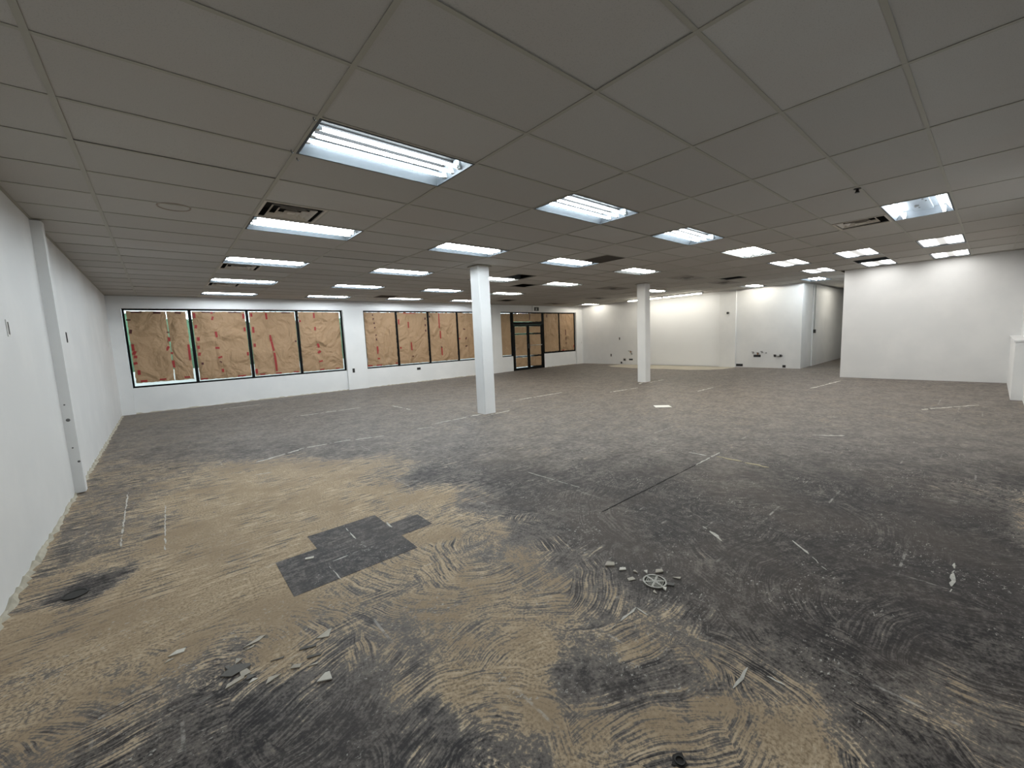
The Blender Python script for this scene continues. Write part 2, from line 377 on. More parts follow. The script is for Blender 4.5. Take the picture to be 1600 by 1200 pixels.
# squares of adhesive left where whole tiles came away (grid squares counted from the seams)
gx = lambda i: TX0 + TXS * i
gy = lambda j: TY0 + TYS * j
sq = MB().box(0, TXS - .0005, 0, TYS - .0005, 0, .0016).mesh('adhesive_square', 'residue')
for i, j in [(-2, 0), (-1, 0), (0, 0), (-2, 1), (-1, 1), (0, 1), (-1, 2), (0, 2), (1, 1)]:
    link('adhesive_square', sq, floor, (gx(i), gy(j), 0.0002 + .0001 * ((i + j) % 2)))
# paler cleaned slab in front of the far wall, with its broken edge
edge = [(15.9, 9.35), (14.9, 9.35), (14.55, 8.9), (14.35, 7.9), (14.2, 7.05), (14.3, 6.2), (14.25, 5.2), (14.5, 4.6), (14.95, 4.25), (15.5, 4.12), (15.9, 4.15)]
MB().prism(edge[::-1], .0004, .003).build('cleaned_slab_area', 'slab', floor)
# broken lines of white thin-set that stood in the joints between the tiles
def streak(a, b, wd, mat='thinset', seed=0, pieces=1):
    R = random.Random(seed + 11); a, b = Vector((*a, 0)), Vector((*b, 0)); m = MB()
    n = max(4, int((b - a).length / .035)); d = (b - a).normalized(); q = Vector((-d.y, d.x, 0))
    cuts = sorted(R.sample(range(1, n), min(pieces, n - 1) - 1)) if pieces > 1 else []
    st = [0] + cuts; en = [max(1, c - 1) for c in cuts] + [n]
    for s0, s1 in zip(st, en):
        if s1 <= s0: s1 = s0 + 1
        L_, Rr = [], []
        for i in range(s0, s1 + 1):
            t_ = a.lerp(b, i / n); w0 = .85 * wd * (.25 if i in (s0, s1) else R.uniform(.45, 1.3)) / 2
            sh = q * R.uniform(-.3, .3) * wd
            L_.append(t_ + q * w0 + sh); Rr.append(t_ - q * w0 + sh)
        poly = [(v.x, v.y) for v in Rr] + [(v.x, v.y) for v in reversed(L_)]
        m.prism(poly, .0003, .0026)
    return m.build('thinset_streak', mat, floor)
MAT['thinset'] = simple('white_thin_set', (.60, .57, .51), .85, 0, .5, 30); MAT['yellowed'] = simple('yellowed_thin_set', (.42, .36, .23), .85, 0, .3, 60)
for i, (a, b, wd, pc, mt) in enumerate([((.06, 4.15), (.52, 4.36), .045, 2, 'thinset'), ((1.3, 4.3), (1.73, 4.18), .04, 2, 'thinset'), ((2.35, 4.22), (2.6, 4.15), .03, 1, 'thinset'), ((-.1, 4.11), (.1, 4.15), .04, 1, 'thinset'),
        ((3.93, .14), (3.94, -.08), .03, 1, 'thinset'), ((3.5, -.15), (4.17, -.14), .022, 2, 'thinset'), ((3.99, -.18), (3.94, -.75), .045, 2, 'yellowed'),
        ((.70, -1.04), (.93, -1.04), .014, 2, 'thinset'), ((.93, -1.04), (.92, -1.12), .010, 1, 'thinset'), ((.77, -1.61), (.93, -1.61), .014, 1, 'thinset'), ((.94, -1.68), (.94, -1.75), .010, 1, 'thinset'),
        ((2.12, -.87), (2.0, -1.06), .03, 2, 'thinset'), ((.095, 1.17), (.095, .92), .016, 2, 'thinset'), ((.39, 1.03), (.38, .90), .014, 1, 'thinset'), ((-.15, .705), (.03, .71), .010, 2, 'thinset'), ((-.19, .65), (-.18, .43), .010, 2, 'thinset'),
        ((-.2, 3.46), (-.03, 3.42), .02, 1, 'thinset'), ((5.77, -.71), (5.98, -1.02), .05, 2, 'thinset'), ((8.77, -1.53), (9.76, -2.16), .06, 4, 'thinset'), ((-1.35, 3.86), (-1.32, 2.17), .014, 6, 'thinset'), ((-1.04, 3.04), (-1.05, 1.82), .012, 5, 'thinset'),
        ((.05, 10.64), (.98, 10.67), .05, 3, 'thinset'), ((2.69, -2.16), (2.28, -2.17), .022, 4, 'thinset'), ((2.08, 1.08), (2.11, .36), .008, 3, 'thinset'), ((2.34, -1.4), (2.07, -1.65), .018, 4, 'thinset'),
        ((5.4, 5.2), (7.1, 5.15), .06, 7, 'thinset'), ((7.8, 4.1), (8.9, 4.0), .07, 4, 'thinset'), ((9.0, 2.4), (9.9, 2.4), .06, 4, 'thinset'), ((1.2, 7.6), (2.6, 7.55), .05, 5, 'thinset'), ((3.2, 7.1), (3.22, 6.2), .04, 4, 'thinset'), ((10.8, .5), (12.6, .3), .07, 5, 'thinset'), ((3.62, 4.42), (3.86, 4.40), .07, 2, 'thinset'), ((3.9, 4.20), (4.5, 4.24), .05, 3, 'thinset'), ((9.6, 4.4), (10.0, 4.55), .09, 2, 'thinset'), ((10.05, 4.35), (10.9, 4.35), .09, 3, 'thinset'), ((2.7, 4.35), (3.5, 4.38), .03, 4, 'thinset'), ((.5, 4.4), (1.25, 4.36), .03, 4, 'thinset')]):
    streak(a, b, wd, mt, i, pc)
MAT['groove'] = simple('dark_floor_groove', (.012, .011, .010), .9)
streak((1.8, -.148), (3.55, -.146), .012, 'groove', 99, 3).name = 'floor_joint'
# drain cover with ribs, a second dark floor hole and an old cleanout
dr = empty('drain_cover', (1.213, -.986, 0)); tag(dr, 'round slotted metal drain cover in the dark part of the floor', 'drain')
MB().ring((0, 0), .060, .070, .001, .010, 36).build('rim', 'drain', dr)
MB().ring((0, 0), .0, .059, .0006, .0018, 28).build('sump', 'void', dr)
for kk, rr in enumerate((.050, .040, .030, .020)):
    MB().ring((0, 0), rr - .0035, rr, .003, .008, 28).build('slot_ring', 'drain', dr)
for kk in range(6):
    a = math.pi * kk / 3 + .3; ca, sa = math.cos(a), math.sin(a)
    poly = [(.008 * ca - .006 * sa, .008 * sa + .006 * ca), (.060 * ca - .006 * sa, .060 * sa + .006 * ca), (.060 * ca + .006 * sa, .060 * sa - .006 * ca), (.008 * ca + .006 * sa, .008 * sa - .006 * ca)]
    MB().prism(poly[::-1], .003, .009).build('spoke', 'drain', dr)
MB().ring((0, 0), .0, .011, .003, .0095, 16).build('hub', 'drain', dr)
co = empty('cleanout_cover', (-1.493, 1.495, 0)); tag(co, 'dark flat cleanout disc in the floor beside the left wall', 'drain')
MB().ring((0, 0), 0, .050, .0006, .005, 24).build('disc', 'darkiron', co)
MB().ring((0, 0), .052, .062, .0006, .007, 24).build('rim', 'darkiron', co)
hp = empty('pipe_hole', (.323, -1.601, 0)); tag(hp, 'black ragged pipe hole at the very bottom edge of the floor', 'hole')
poly = [((.028 + .009 * math.sin(3 * a) + rng.uniform(-.005, .005)) * math.cos(a), (.028 + rng.uniform(-.006, .006)) * math.sin(a)) for a in [2 * math.pi * i / 14 for i in range(14)]]
MB().prism(poly, .0005, .0025).build('opening', 'void', hp)
MB().ring((0, 0), .014, .018, .001, .007, 16).build('pipe_rim', 'darkiron', hp)

# ---- walls
ZT = 3.7
def wall(name, boxes, label, mat='wall'):
    m = MB()
    for b in boxes: m.box(*b)
    return struct(m.build(name, mat), label)
wl = wall('wall_left', [(XL - .15, XL, YB - .15, YW + .3, 0, ZT)], 'long white painted wall on the left')
MB().box(XL, XL + .085, 4.27, 4.40, .01, H - .012).build('pilaster', 'wall', wl)
wb = wall('wall_back', [
    (XL, XR + .15, YW, YW + .3, 2.645, ZT),
    (XL, -1.545, YW, YW + .3, 0, 2.645), (3.775, 4.45, YW, YW + .3, 0, 2.645),
    (9.62, 10.48, YW, YW + .3, 0, 2.645), (15.47, XR + .15, YW, YW + .3, 0, 2.645),
    (-1.545, 3.775, YW + .075, YW + .3, 0, .655), (4.45, 9.62, YW + .075, YW + .3, 0, .655),
    (10.48, 11.17, YW + .075, YW + .3, 0, .675), (13.16, 15.47, YW + .075, YW + .3, 0, .675)],
    'white window wall with three papered window openings and low sills')
wr = wall('wall_right', [(XR, XR + .15, YH1, YW, 0, ZT)], 'white far wall with pipe stubs and a shallow pilaster')
MB().box(XR - .07, XR, 4.17, 4.77, .0, H - .004).build('pilaster', 'wall', wr)
k = NT('cool_white_paint'); k.base(k.mix(k.noise(k.pos(), 1.5, 3), (.78, .79, .80), (.82, .83, .84)), .5); MAT['coolwhite'] = k.m
MB().box(XR - .014, XR, 4.79, 8.0, .03, H - .10).build('wall_panel', 'coolwhite', wr)  # slightly whiter, bluer stretch of the far wall
wall('wall_step', [(XB, XB + .15, YB - .15, YH0, 0, ZT)], 'blank white wall standing forward beside the hallway')
wall('wall_front', [(XL - .15, XB, YB - .15, YB, 0, ZT)], 'white wall at the right edge')
wall('wall_hall_left', [(XR + .15, XE, YH1, YH1 + .15, 0, ZT), (17.2, XE, YH1 - .03, YH1, 0, H)], 'white side wall inside the hallway')
wall('wall_hall_right', [(XB + .15, XE, YH0 - .15, YH0, 0, ZT)], 'other side wall of the hallway')
wall('wall_hall_end', [(XE, XE + .15, YH0 - .15, YH1 + .15, 0, ZT)], 'end wall of the hallway')
wall('trim_1', [(10.67, XB, YB, -2.52, 0, 1.05), (10.64, XB, YB, -2.50, 1.05, 1.08)], 'low white ledge wall with a cap along the right wall')
wall('roof_deck', [(XL - .15, XE + .15, YB - .15, YW + .3, ZT, ZT + .15)], 'dark roof deck above the ceiling', 'deck')
# plaster and flooring scraps left along the foot of the left wall and window wall
def ragged(name, a, b, nrm, hmax, depth, n, seed):
    R = random.Random(seed); m = MB(); a, b = Vector(a), Vector(b); nv = Vector(nrm)
    pts = [a.lerp(b, i / n) for i in range(n + 1)]; hs = [R.uniform(.15, 1) ** 1.5 * hmax for _ in pts]; ds = [R.uniform(.3, 1) * depth for _ in pts]
    for p_, h_, d_2 in zip(pts, hs, ds):
        m.v += [tuple(p_), tuple(p_ + nv * d_2), tuple(p_ + nv * d_2 * .35 + Vector((0, 0, h_))), tuple(p_ + Vector((0, 0, h_)))]
    for i in range(n):
        q = i * 4
        for e in range(3): m.f.append((q + e, q + 4 + e, q + 5 + e, q + 1 + e))
    return m.build(name, 'ragged', None)
o = ragged('trim_2', (XL, YB, .0), (XL, 11.6, .0), (1, 0, 0), .035, .045, 260, 1); struct(o, 'ragged plaster edge at the foot of the left wall')
for nm, xa, xb, yy, sd in (('trim_3', -1.54, 3.77, YW + .075, 2), ('trim_4', 4.46, 9.6, YW + .075, 3), ('trim_5', 13.2, 15.4, YW + .075, 4)):
    o = ragged(nm, (xa, yy, .0), (xb, yy, .0), (0, -1, 0), .03, .05, 70, sd); struct(o, 'ragged plaster edge below the windows')
# columns
for i, (cx, cy, lab) in enumerate(((4.05, 4.45, 'nearer square white column left of centre'), (10.21, 4.61, 'farther square white column right of centre'))):
    e = empty('column', (cx, cy, 0)); struct(e, lab)
    hw = .14; c = .018
    poly = [(-hw + c, -hw), (hw - c, -hw), (hw, -hw + c), (hw, hw - c), (hw - c, hw), (-hw + c, hw), (-hw, hw - c), (-hw, -hw + c)]
    MB().prism(poly, .0, H - .02).build('shaft', 'wall', e)
    MB().frame(-hw - .03, hw + .03, -hw - .03, hw + .03, H - .02, H - .004, .05).build('ceiling_collar', 'tee', e)

# ---- ceiling: lay-in grid
UW, VW = 1.2192, .6096
LIGHT = {}     # (u, v) -> (type, warm)
for uu in (0, 2, 4, 6):
    for vv in (1, 5, 9, 13, 17):
        LIGHT[(uu, vv)] = ('open', 'edge' if vv == 17 else (uu == 6 or (uu == 4 and vv == 9)))
LIGHT[(6, 1)] = ('utube', True)
for c_ in ((8, 1), (8, -1), (10, -1), (10, 1), (8, -3), (10, -3)): LIGHT[c_] = ('lens', False)
LIGHT[(12, 2)] = ('open', False); LIGHT[(15, 1)] = ('open', 'dim'); LIGHT[(5, -3)] = ('strip', False)
LIGHT[(12, 5)] = ('open', 'dim'); LIGHT[(10, 9)] = ('open', True); LIGHT[(12, 17)] = ('open', 'dim')
# half cells (2 x 2 ft): (u, v) -> (side, kind)
HALF = {(0, 4): (0, 'diffuser'), (0, 10): (0, 'diffuser'), (0, 14): (0, 'diffuser'), (5, -2): (1, 'diffuser'),
        (4, 4): (1, 'grille'), (4, 8): (1, 'void'), (5, 10): (1, 'void'), (3, 16): (1, 'grille'), (7, 16): (1, 'void'),
        (9, 4): (1, 'void'), (9, -1): (1, 'void')}
PANEL = [(8, 5), (10, 5), (8, 9), (10, 13), (10, 17)]
ceil = empty('ceiling', (0, 0, H)); struct(ceil, 'suspended ceiling of grimy white lay-in tiles on a metal grid')
def xmax_at(y):
    return XB if y < YH0 else (XE if y < YH1 else XR)
tile_full = MB().box(-UW / 2 + .004, UW / 2 - .004, -VW / 2 + .004, VW / 2 - .004, .0045, .020).mesh('ceiling_tile', 'tile')
tiles = []
for uu in range(-2, 19):
    for vv in range(-5, 20):
        x0, x1, y0, y1 = uu * UW, (uu + 1) * UW, vv * VW, (vv + 1) * VW
        if (uu, vv) in LIGHT or (uu, vv) in PANEL: continue
        if (uu, vv) in HALF:
            if HALF[(uu, vv)][0] == 0: x0 += UW / 2
            else: x1 -= UW / 2
        x0 = max(x0, XL); y0 = max(y0, YB); y1 = min(y1, YW); x1 = min(x1, xmax_at((y0 + y1) / 2))
        if x0 > XR - .2: y0 = max(y0, YH0); y1 = min(y1, YH1)
        if x1 - x0 < .03 or y1 - y0 < .03: continue
        tiles.append((x0, x1, y0, y1))
MI = cam_ob.matrix_world.inverted()
def seen(t):
    c = MI @ Vector(((t[0] + t[1]) / 2, (t[2] + t[3]) / 2, H))
    if c.z > -.3: return False
    return abs(c.x / c.z) < 1.5 and abs(c.y / c.z) < 1.2
def dist2(t): return ((t[0] + t[1]) / 2 - M[0][3]) ** 2 + ((t[2] + t[3]) / 2 - M[1][3]) ** 2
tiles.sort(key=lambda t: (not seen(t), dist2(t)))
rest = MB()
for i, (x0, x1, y0, y1) in enumerate(tiles):
    dz = rng.uniform(0, .0015)
    if i < 300:
        cx, cy = (x0 + x1) / 2, (y0 + y1) / 2
        if x1 - x0 > UW - .001 and y1 - y0 > VW - .001:
            o = link('ceiling_tile', tile_full, ceil, (cx, cy, dz))
        else:
            hx, hy = (x1 - x0) / 2 - .004, (y1 - y0) / 2 - .004
            o = link('ceiling_tile', MB().box(-hx, hx, -hy, hy, .0045, .020).mesh('ceiling_tile', 'tile'), ceil, (cx, cy, dz))
        if rng.random() < .10:
            o.rotation_euler = (rng.uniform(0, .006), 0, 0); o.location.z += .0025
    else:
        rest.box(x0 + .004, x1 - .004, y0 + .004, y1 - .004, .0045 + dz, .020 + dz)
o = rest.build('far_tiles', 'tile', ceil); o['kind'] = 'stuff'
for uu in range(-1, 14):
    x = uu * UW
    y0 = YB if x < XB else YH0
    MB().box(-.0145, .0145, y0 - (YB + YW) / 2, YW - (YB + YW) / 2, 0, .003).build('main_tee', 'tee', ceil).location = (x, (YB + YW) / 2, 0)
ctee = {}
for vv in range(-4, 20):
    y = vv * VW; x1 = xmax_at(y)
    MB().box(XL, x1, -.0125, .0125, .0004, .0028).build('cross_tee', 'tee', ceil).location = (0, y, 0)
for (uu, vv), (sd, kd) in HALF.items():
    MB().box(-.012, .012, -VW / 2, VW / 2, .0006, .0032).build('cross_tee', 'tee', ceil).location = ((uu + .5) * UW, (vv + .5) * VW, 0)
ang = MB()
ang.box(XL, XL + .022, YB, YW, -.001, .002); ang.box(XL, XR, YW - .022, YW, -.001, .002); ang.box(XR - .022, XR, YH1, YW, -.001, .002)
ang.box(XB - .022, XB, YB, YH0, -.001, .002); ang.box(XL, XB, YB, YB + .022, -.001, .002); ang.box(XR, XE, YH1 - .052, YH1 - .03, -.001, .002)
ang.build('wall_angle', 'tee', ceil)
# sunken grey panels with a dark collar in the middle
for (uu, vv) in PANEL:
    e = empty('supply_panel', ((uu + .5) * UW, (vv + .5) * VW, H))
    MB().box(-UW / 2 + .004, UW / 2 - .004, -VW / 2 + .004, VW / 2 - .004, .004, .016).build('panel', 'diffdim', e)
    MB().ring((0, 0), .0, .095, -.012, .004, 24).build('collar', 'void', e)
    MB().ring((0, 0), .1, .17, -.010, .004, 24).build('rim', 'diffdim', e)
    where = {(8, 5): 'right of the far column', (10, 5): 'by the far wall under a black opening',
             (8, 9): 'just left of the far column', (10, 13): 'second nearest the far window corner', (10, 17): 'nearest the far window corner'}[(uu, vv)]
    tag(e, 'grimy grey ceiling air panel with dark centre, ' + where, 'air vent', 'grey air panels in the ceiling')
def diffuser(uu, vv, sd, label, broken=False):
    cx = (uu + .25 + .5 * sd) * UW; cy = (vv + .5) * VW
    e = empty('air_diffuser', (cx, cy, H)); h = VW / 2 - .012
    MB().box(-h, h, -h, h, .10, .11).build('duct_back', 'void', e)
    MB().frame(-h, h, -h, h, -.002, .012, .022).build('frame', 'diff', e)
    sk = MB(); 
    for s1 in (-1, 1):
        sk.box(s1 * (h - .004), s1 * h, -h, h, .012, .10) if s1 > 0 else sk.box(-h, -h + .004, -h, h, .012, .10)
    sk.box(-h, h, h - .004, h, .012, .10); sk.box(-h, h, -h, -h + .004, .012, .10)
    sk.build('duct_sleeve', 'void', e)
    for q, hh in enumerate((.215, .145, .075)):
        # flared louvre ring: outer edge low, inner edge high
        m = MB(); a, b = hh, hh - .040
        for (s0, z0_) in ((a, -.006), (b, .028)):
            m.v += [(-s0, -s0, z0_), (s0, -s0, z0_), (s0, s0, z0_), (-s0, s0, z0_)]
        for (s0, z0_) in ((a, -.003), (b, .031)):
            m.v += [(-s0, -s0, z0_), (s0, -s0, z0_), (s0, s0, z0_), (-s0, s0, z0_)]
        for i in range(4):
            j = (i + 1) % 4
            m.f += [(i, 4 + i, 4 + j, j), (8 + i, 8 + j, 12 + j, 12 + i), (i, j, 8 + j, 8 + i), (4 + i, 12 + i, 12 + j, 4 + j)]
        o = m.build('louvre', 'diff', e)
        if broken and q < 2:
            o.rotation_euler = (rng.uniform(-.05, .05), rng.uniform(-.04, .04), 0); o.location = (.03 * (q - 1), .04, .012)
    MB().box(-.035, .035, -.035, .035, -.004, .002).build('centre_plate', 'diff', e)
    tag(e, label, 'air vent', 'square louvred ceiling diffusers')
diffuser(0, 4, 0, 'square louvred ceiling diffuser behind the second light of the leftmost row')
diffuser(0, 10, 0, 'square louvred ceiling diffuser beyond the third light of the leftmost row')
diffuser(0, 14, 0, 'square louvred ceiling diffuser beyond the fourth light of the leftmost row')
diffuser(5, -2, 1, 'dark open ceiling diffuser with bent louvres beside the two-tube light', True)
GL = {(4, 4): 'dark brown return grille beside a bare-tube light above the room centre', (3, 16): 'small dark return grille close to the window wall, left of the near column'}
for (uu, vv), (sd, kd) in HALF.items():
    if kd != 'grille': continue
    e = empty('return_grille', ((uu + .25 + .5 * sd) * UW, (vv + .5) * VW, H)); h = VW / 2 - .012
    MB().frame(-h, h, -h, h, -.002, .012, .02).build('frame', 'grille', e)
    bl = MB().box(-h + .02, h - .02, -.003, .003, -.001, .018).mesh('slat', 'grille')
    for q in range(13):
        o = link('slat', bl, e, (0, -h + .045 + q * (2 * h - .09) / 12, 0)); o.rotation_euler = (.6, 0, 0)
    MB().box(-h, h, -h, h, .06, .065).build('duct_back', 'void', e)
    tag(e, GL[(uu, vv)], 'air vent')
# faint round outline of a former speaker on one tile, and a black sprinkler head
o = MB().ring((0, 0), .125, .137, -.0012, .004, 40).build('speaker_ring', simple('brown_stain_ring', (.36, .30, .25), .9)); o.location = (-.5 * UW - .05, 5.14 * VW, H + .0008)
tag(o, 'faint brown round speaker outline on a tile above the left wall', 'ceiling ring')
e = empty('sprinkler_head', (4.07 * UW, -1.97 * VW, H))
MB().ring((0, 0), 0, .032, -.004, .0, 20).build('escutcheon', 'black', e); MB().tube((0, 0, -.004), (0, 0, -.035), .012, 10, True, .018).build('body', 'black', e)
MB().ring((0, 0), 0, .022, -.040, -.035, 16).build('deflector', 'black', e)
tag(e, 'small black sprinkler head hanging from the ceiling grid', 'sprinkler')
for (px, py, lab) in ((-.03, 1.02 * VW, 'tiny black grid hook behind the nearest bare-tube light'), (-.035, 1.93 * VW, 'tiny black grid hook at the left end of the nearest light'), (.03, 2.12 * VW, 'tiny black grid hook just in front of the nearest light')):
    o = MB().path([(0, 0, .002), (0, 0, -.012), (.008, 0, -.018), (.014, 0, -.012)], .003, 6).build('ceiling_hook', 'black'); o.location = (px, py, H)
    tag(o, lab, 'hook', 'black hooks on the ceiling grid')

# ================================================================ CEILING LIGHTS
def housing_mesh(lens=False):
    m = MB(); ox, oy = UW / 2 - .006, VW / 2 - .006; ix, iy = ox - .016, oy - .016; tx, ty, tz = ix - .03, iy - .07, .10
    m.v += [(-ox, -oy, -.002), (ox, -oy, -.002), (ox, oy, -.002), (-ox, oy, -.002),
            (-ix, -iy, -.002), (ix, -iy, -.002), (ix, iy, -.002), (-ix, iy, -.002),
            (-tx, -ty, tz), (tx, -ty, tz), (tx, ty, tz), (-tx, ty, tz)]
    for i in range(4):
        j = (i + 1) % 4
        m.f += [(i, 4 + i, 4 + j, j), (4 + i, 8 + i, 8 + j, 4 + j)]
    # outside of the can
    b = len(m.v); m.v += [(-ox, -oy, .004), (ox, -oy, .004), (ox, oy, .004), (-ox, oy, .004), (-ox, -oy, .115), (ox, -oy, .115), (ox, oy, .115), (-ox, oy, .115)]
    for i in range(4):
        j = (i + 1) % 4
        m.f += [(i, j, b + j, b + i), (b + i, b + j, b + 4 + j, b + 4 + i)]
    m.f.append((b + 4, b + 5, b + 6, b + 7))
    return m.mesh('housing', 'housing')
HM = housing_mesh()
def pan_mesh(mat):
    tx, ty = UW / 2 - .052, VW / 2 - .092
    return MB().box(-tx, tx, -ty, ty, .0985, .106).mesh('lamp_pan', mat)
PM, PM2 = pan_mesh('pan'), pan_mesh('palepan')
MB_housing_pale = HM.copy(); MB_housing_pale.materials[0] = MAT['palepan']
def proto_open(mat):
    e = empty('troffer_light', (0, 0, -50)); link('housing', HM, e); link('lamp_pan', PM, e)
    tm = MB().tube((-.555, 0, 0), (.555, 0, 0), .0128, 8).mesh('tube', mat, True)
    hm = MB().box(-.012, .012, -.017, .017, -.03, .045).mesh('lamp_holder', 'holder')
    cm_ = MB().tube((-.010, 0, 0), (.010, 0, 0), .0133, 8).mesh('end_cap', 'holder')
    for y in (-.115, 0.0, .115):
        tb = link('tube', tm, e, (0, y, .028))
        for s in (-1, 1): link('end_cap', cm_, tb, (s * .5465, 0, 0))
        for s in (-1, 1): link('lamp_holder', hm, e, (s * .567, y, .044))
    bm_ = MB().box(-.56, .56, -.045, .045, .088, .0985).mesh('ballast_cover', 'pan'); link('ballast_cover', bm_, e)
    return e
def proto_utube():
    e = empty('troffer_light', (0, 0, -50)); link('housing', HM, e); link('lamp_pan', PM, e)
    pts = [(-.52, .045, 0)] + [(.44 + .045 * math.sin(math.pi * i / 10), .045 * math.cos(math.pi * i / 10), 0) for i in range(11)] + [(-.52, -.045, 0)]
    um = MB().path(pts, .0135, 8).mesh('tube', 'tube_w', True)
    for y in (-.175, 0, .175): link('tube', um, e, (0, y, .028))
    MB().box(-.565, -.53, -.24, .24, .01, .06).build('lamp_holder', 'holder', e)
    return e
def proto_lens():
    e = empty('troffer_light', (0, 0, -50)); link('housing', HM, e); link('lamp_pan', PM, e)
    m = MB(); n = 12; w_, h_ = UW / 2 - .024, VW / 2 - .024
    for i in range(n + 1):
        x = -w_ + 2 * w_ * i / n; z = .016 + .006 * abs(x / w_) ** 2
        m.v += [(x, -h_, z), (x, h_, z)]
    for i in range(n): m.f.append((2 * i, 2 * i + 1, 2 * i + 3, 2 * i + 2))
    link('lens', m.mesh('lens', 'lens', True), e)
    return e
def proto_strip():
    e = empty('troffer_light', (0, 0, -50)); link('housing', MB_housing_pale, e); link('lamp_pan', PM2, e)
    tm = MB().tube((-.55, 0, 0), (.55, 0, 0), .0150, 10).mesh('tube', 'tube_e', True)
    for y in (-.20, .19):
        link('tube', tm, e, (0, y, .024))
        for s in (-1, 1): MB().box(s * .567 - .012, s * .567 + .012, y - .017, y + .017, .0, .085).build('lamp_holder', 'holder', e)
    MB().box(-.54, .54, -.10, .085, .070, .0985).build('ballast_cover', 'paleduct', e)
    for (x, y) in ((-.2, -.05), (-.08, -.07), (.22, .05), (.3, .02)): MB().tube((x, y, .070), (x, y, .062), .010, 8).build('knockout', 'black', e)
    MB().tube((.12, .03, .070), (.12, .03, .052), .024, 10).build('wire_nut', 'black', e)
    return e
PROTO = {('open', False): proto_open('tube_c'), ('open', True): proto_open('tube_w'), ('open', 'dim'): proto_open('tube_d'), ('open', 'edge'): proto_open('tube_e'), ('utube', True): proto_utube(), ('lens', False): proto_lens(), ('strip', False): proto_strip()}
ORD = {1: 'nearest', 5: 'second', 9: 'third', 13: 'fourth', 17: 'last'}
ROW = {0: 'leftmost', 2: 'second', 4: 'third', 6: 'fourth'}
SPECIAL = {(15, 1): 'bare-tube ceiling light inside the hallway',(6, 1): 'ceiling light with three glowing U-shaped tubes, right of the centre lights',
           (8, 1): 'lensed ceiling panel light next to the U-tube light', (8, -1): 'lensed ceiling panel light between the open diffuser and the hallway',
           (10, -1): 'lensed ceiling panel light with a black opening right behind it', (10, 1): 'upper of two stacked lensed lights in front of the hallway',
           (8, -3): 'lensed ceiling panel light over the blank wall, nearer of the last two', (10, -3): 'lensed ceiling panel light touching the top of the blank wall',
           (12, 2): 'open tube ceiling light at the hallway entrance, lower of two stacked', (5, -3): 'open ceiling light with two tubes at its sides and a pale centre plate',
           (12, 5): 'warm ceiling light above the pipe stubs on the far wall', (10, 9): 'warm ceiling light just behind the far column', (12, 17): 'warm ceiling light above the far corner by the door'}
used = set()
for (uu, vv), (kd, wm) in sorted(LIGHT.items()):
    pr_ = PROTO[(kd, wm)]
    e = pr_ if (kd, wm) not in used else copy_tree(pr_)
    used.add((kd, wm))
    e.location = ((uu + .5) * UW, (vv + .5) * VW, H)
    if (uu, vv) in SPECIAL: lab = SPECIAL[(uu, vv)]
    else:
        lab = 'bare-tube ceiling light, %s from the camera in the %s row running to the windows' % (ORD[vv], ROW[uu]) if vv not in (1, 17) else \
              'bare-tube ceiling light, %s in the %s row of lights running to the windows' % ('nearest the camera' if vv == 1 else 'nearest the windows', ROW[uu])
    tag(e, lab, 'ceiling light', 'recessed ceiling lights')
# two surface strips end to end in front of the far wall
for j, (ya, yb, lab) in enumerate(((5.05, 6.68, 'surface strip light along the far wall, right of the far column'), (6.72, 8.35, 'surface strip light along the far wall, crossing behind the far column'))):
    e = empty('strip_light', (15.05, (ya + yb) / 2, H)); L2_ = (yb - ya) / 2
    MB().box(-.06, .06, -L2_, L2_, -.045, 0).build('channel', 'channel', e)
    for s in (-.032, .032): MB().tube((s, -L2_ + .03, -.062), (s, L2_ - .03, -.062), .0128, 8).build('tube', 'tube_d', e, True)
    for s in (-1, 1): MB().box(-.05, .05, s * (L2_ - .012) - .012, s * (L2_ - .012) + .012, -.08, -.045).build('lamp_holder', 'holder', e)
    tag(e, lab, 'ceiling light')

# ================================================================ WINDOWS, PAPER, DOOR
FY0, FY1 = YW + .085, YW + .140; GY = YW + .118
FW = .068
def window(name, edges, z0, z1, label, skip=()):
    e = struct(empty(name, (0, 0, 0)), label)
    MB().frame(edges[0] + .01, edges[-1] - .01, FY0, FY1, z0, z1, .042, 'y').build('window_frame', 'alu', e)
    for x in edges[1:-1]: MB().box(x - FW / 2, x + FW / 2, FY0, FY1, z0 + .042, z1 - .042).build('mullion', 'alu', e)
    for i, (a, b) in enumerate(zip(edges[:-1], edges[1:])):
        if i in skip: continue
        MB().box(a + .03, b - .03, GY, GY + .006, z0 + .035, z1 - .035).build('pane', 'glass', e)
    return e
W1 = [-1.545, -.215, 1.095, 2.405, 3.775]; W2 = [4.45, 5.675, 6.965, 8.28, 9.62]
Z0, Z1 = .655, 2.645
window('window_1', W1, Z0, Z1, 'four-pane papered window nearest the left wall')
window('window_2', W2, Z0, Z1, 'four-pane papered window behind the near column')
window('window_3', [10.48, 11.17], .675, Z1, 'narrow papered sidelight left of the door')
window('window_4', [13.16, 14.28, 15.47], .675, Z1, 'two-pane papered window right of the door')

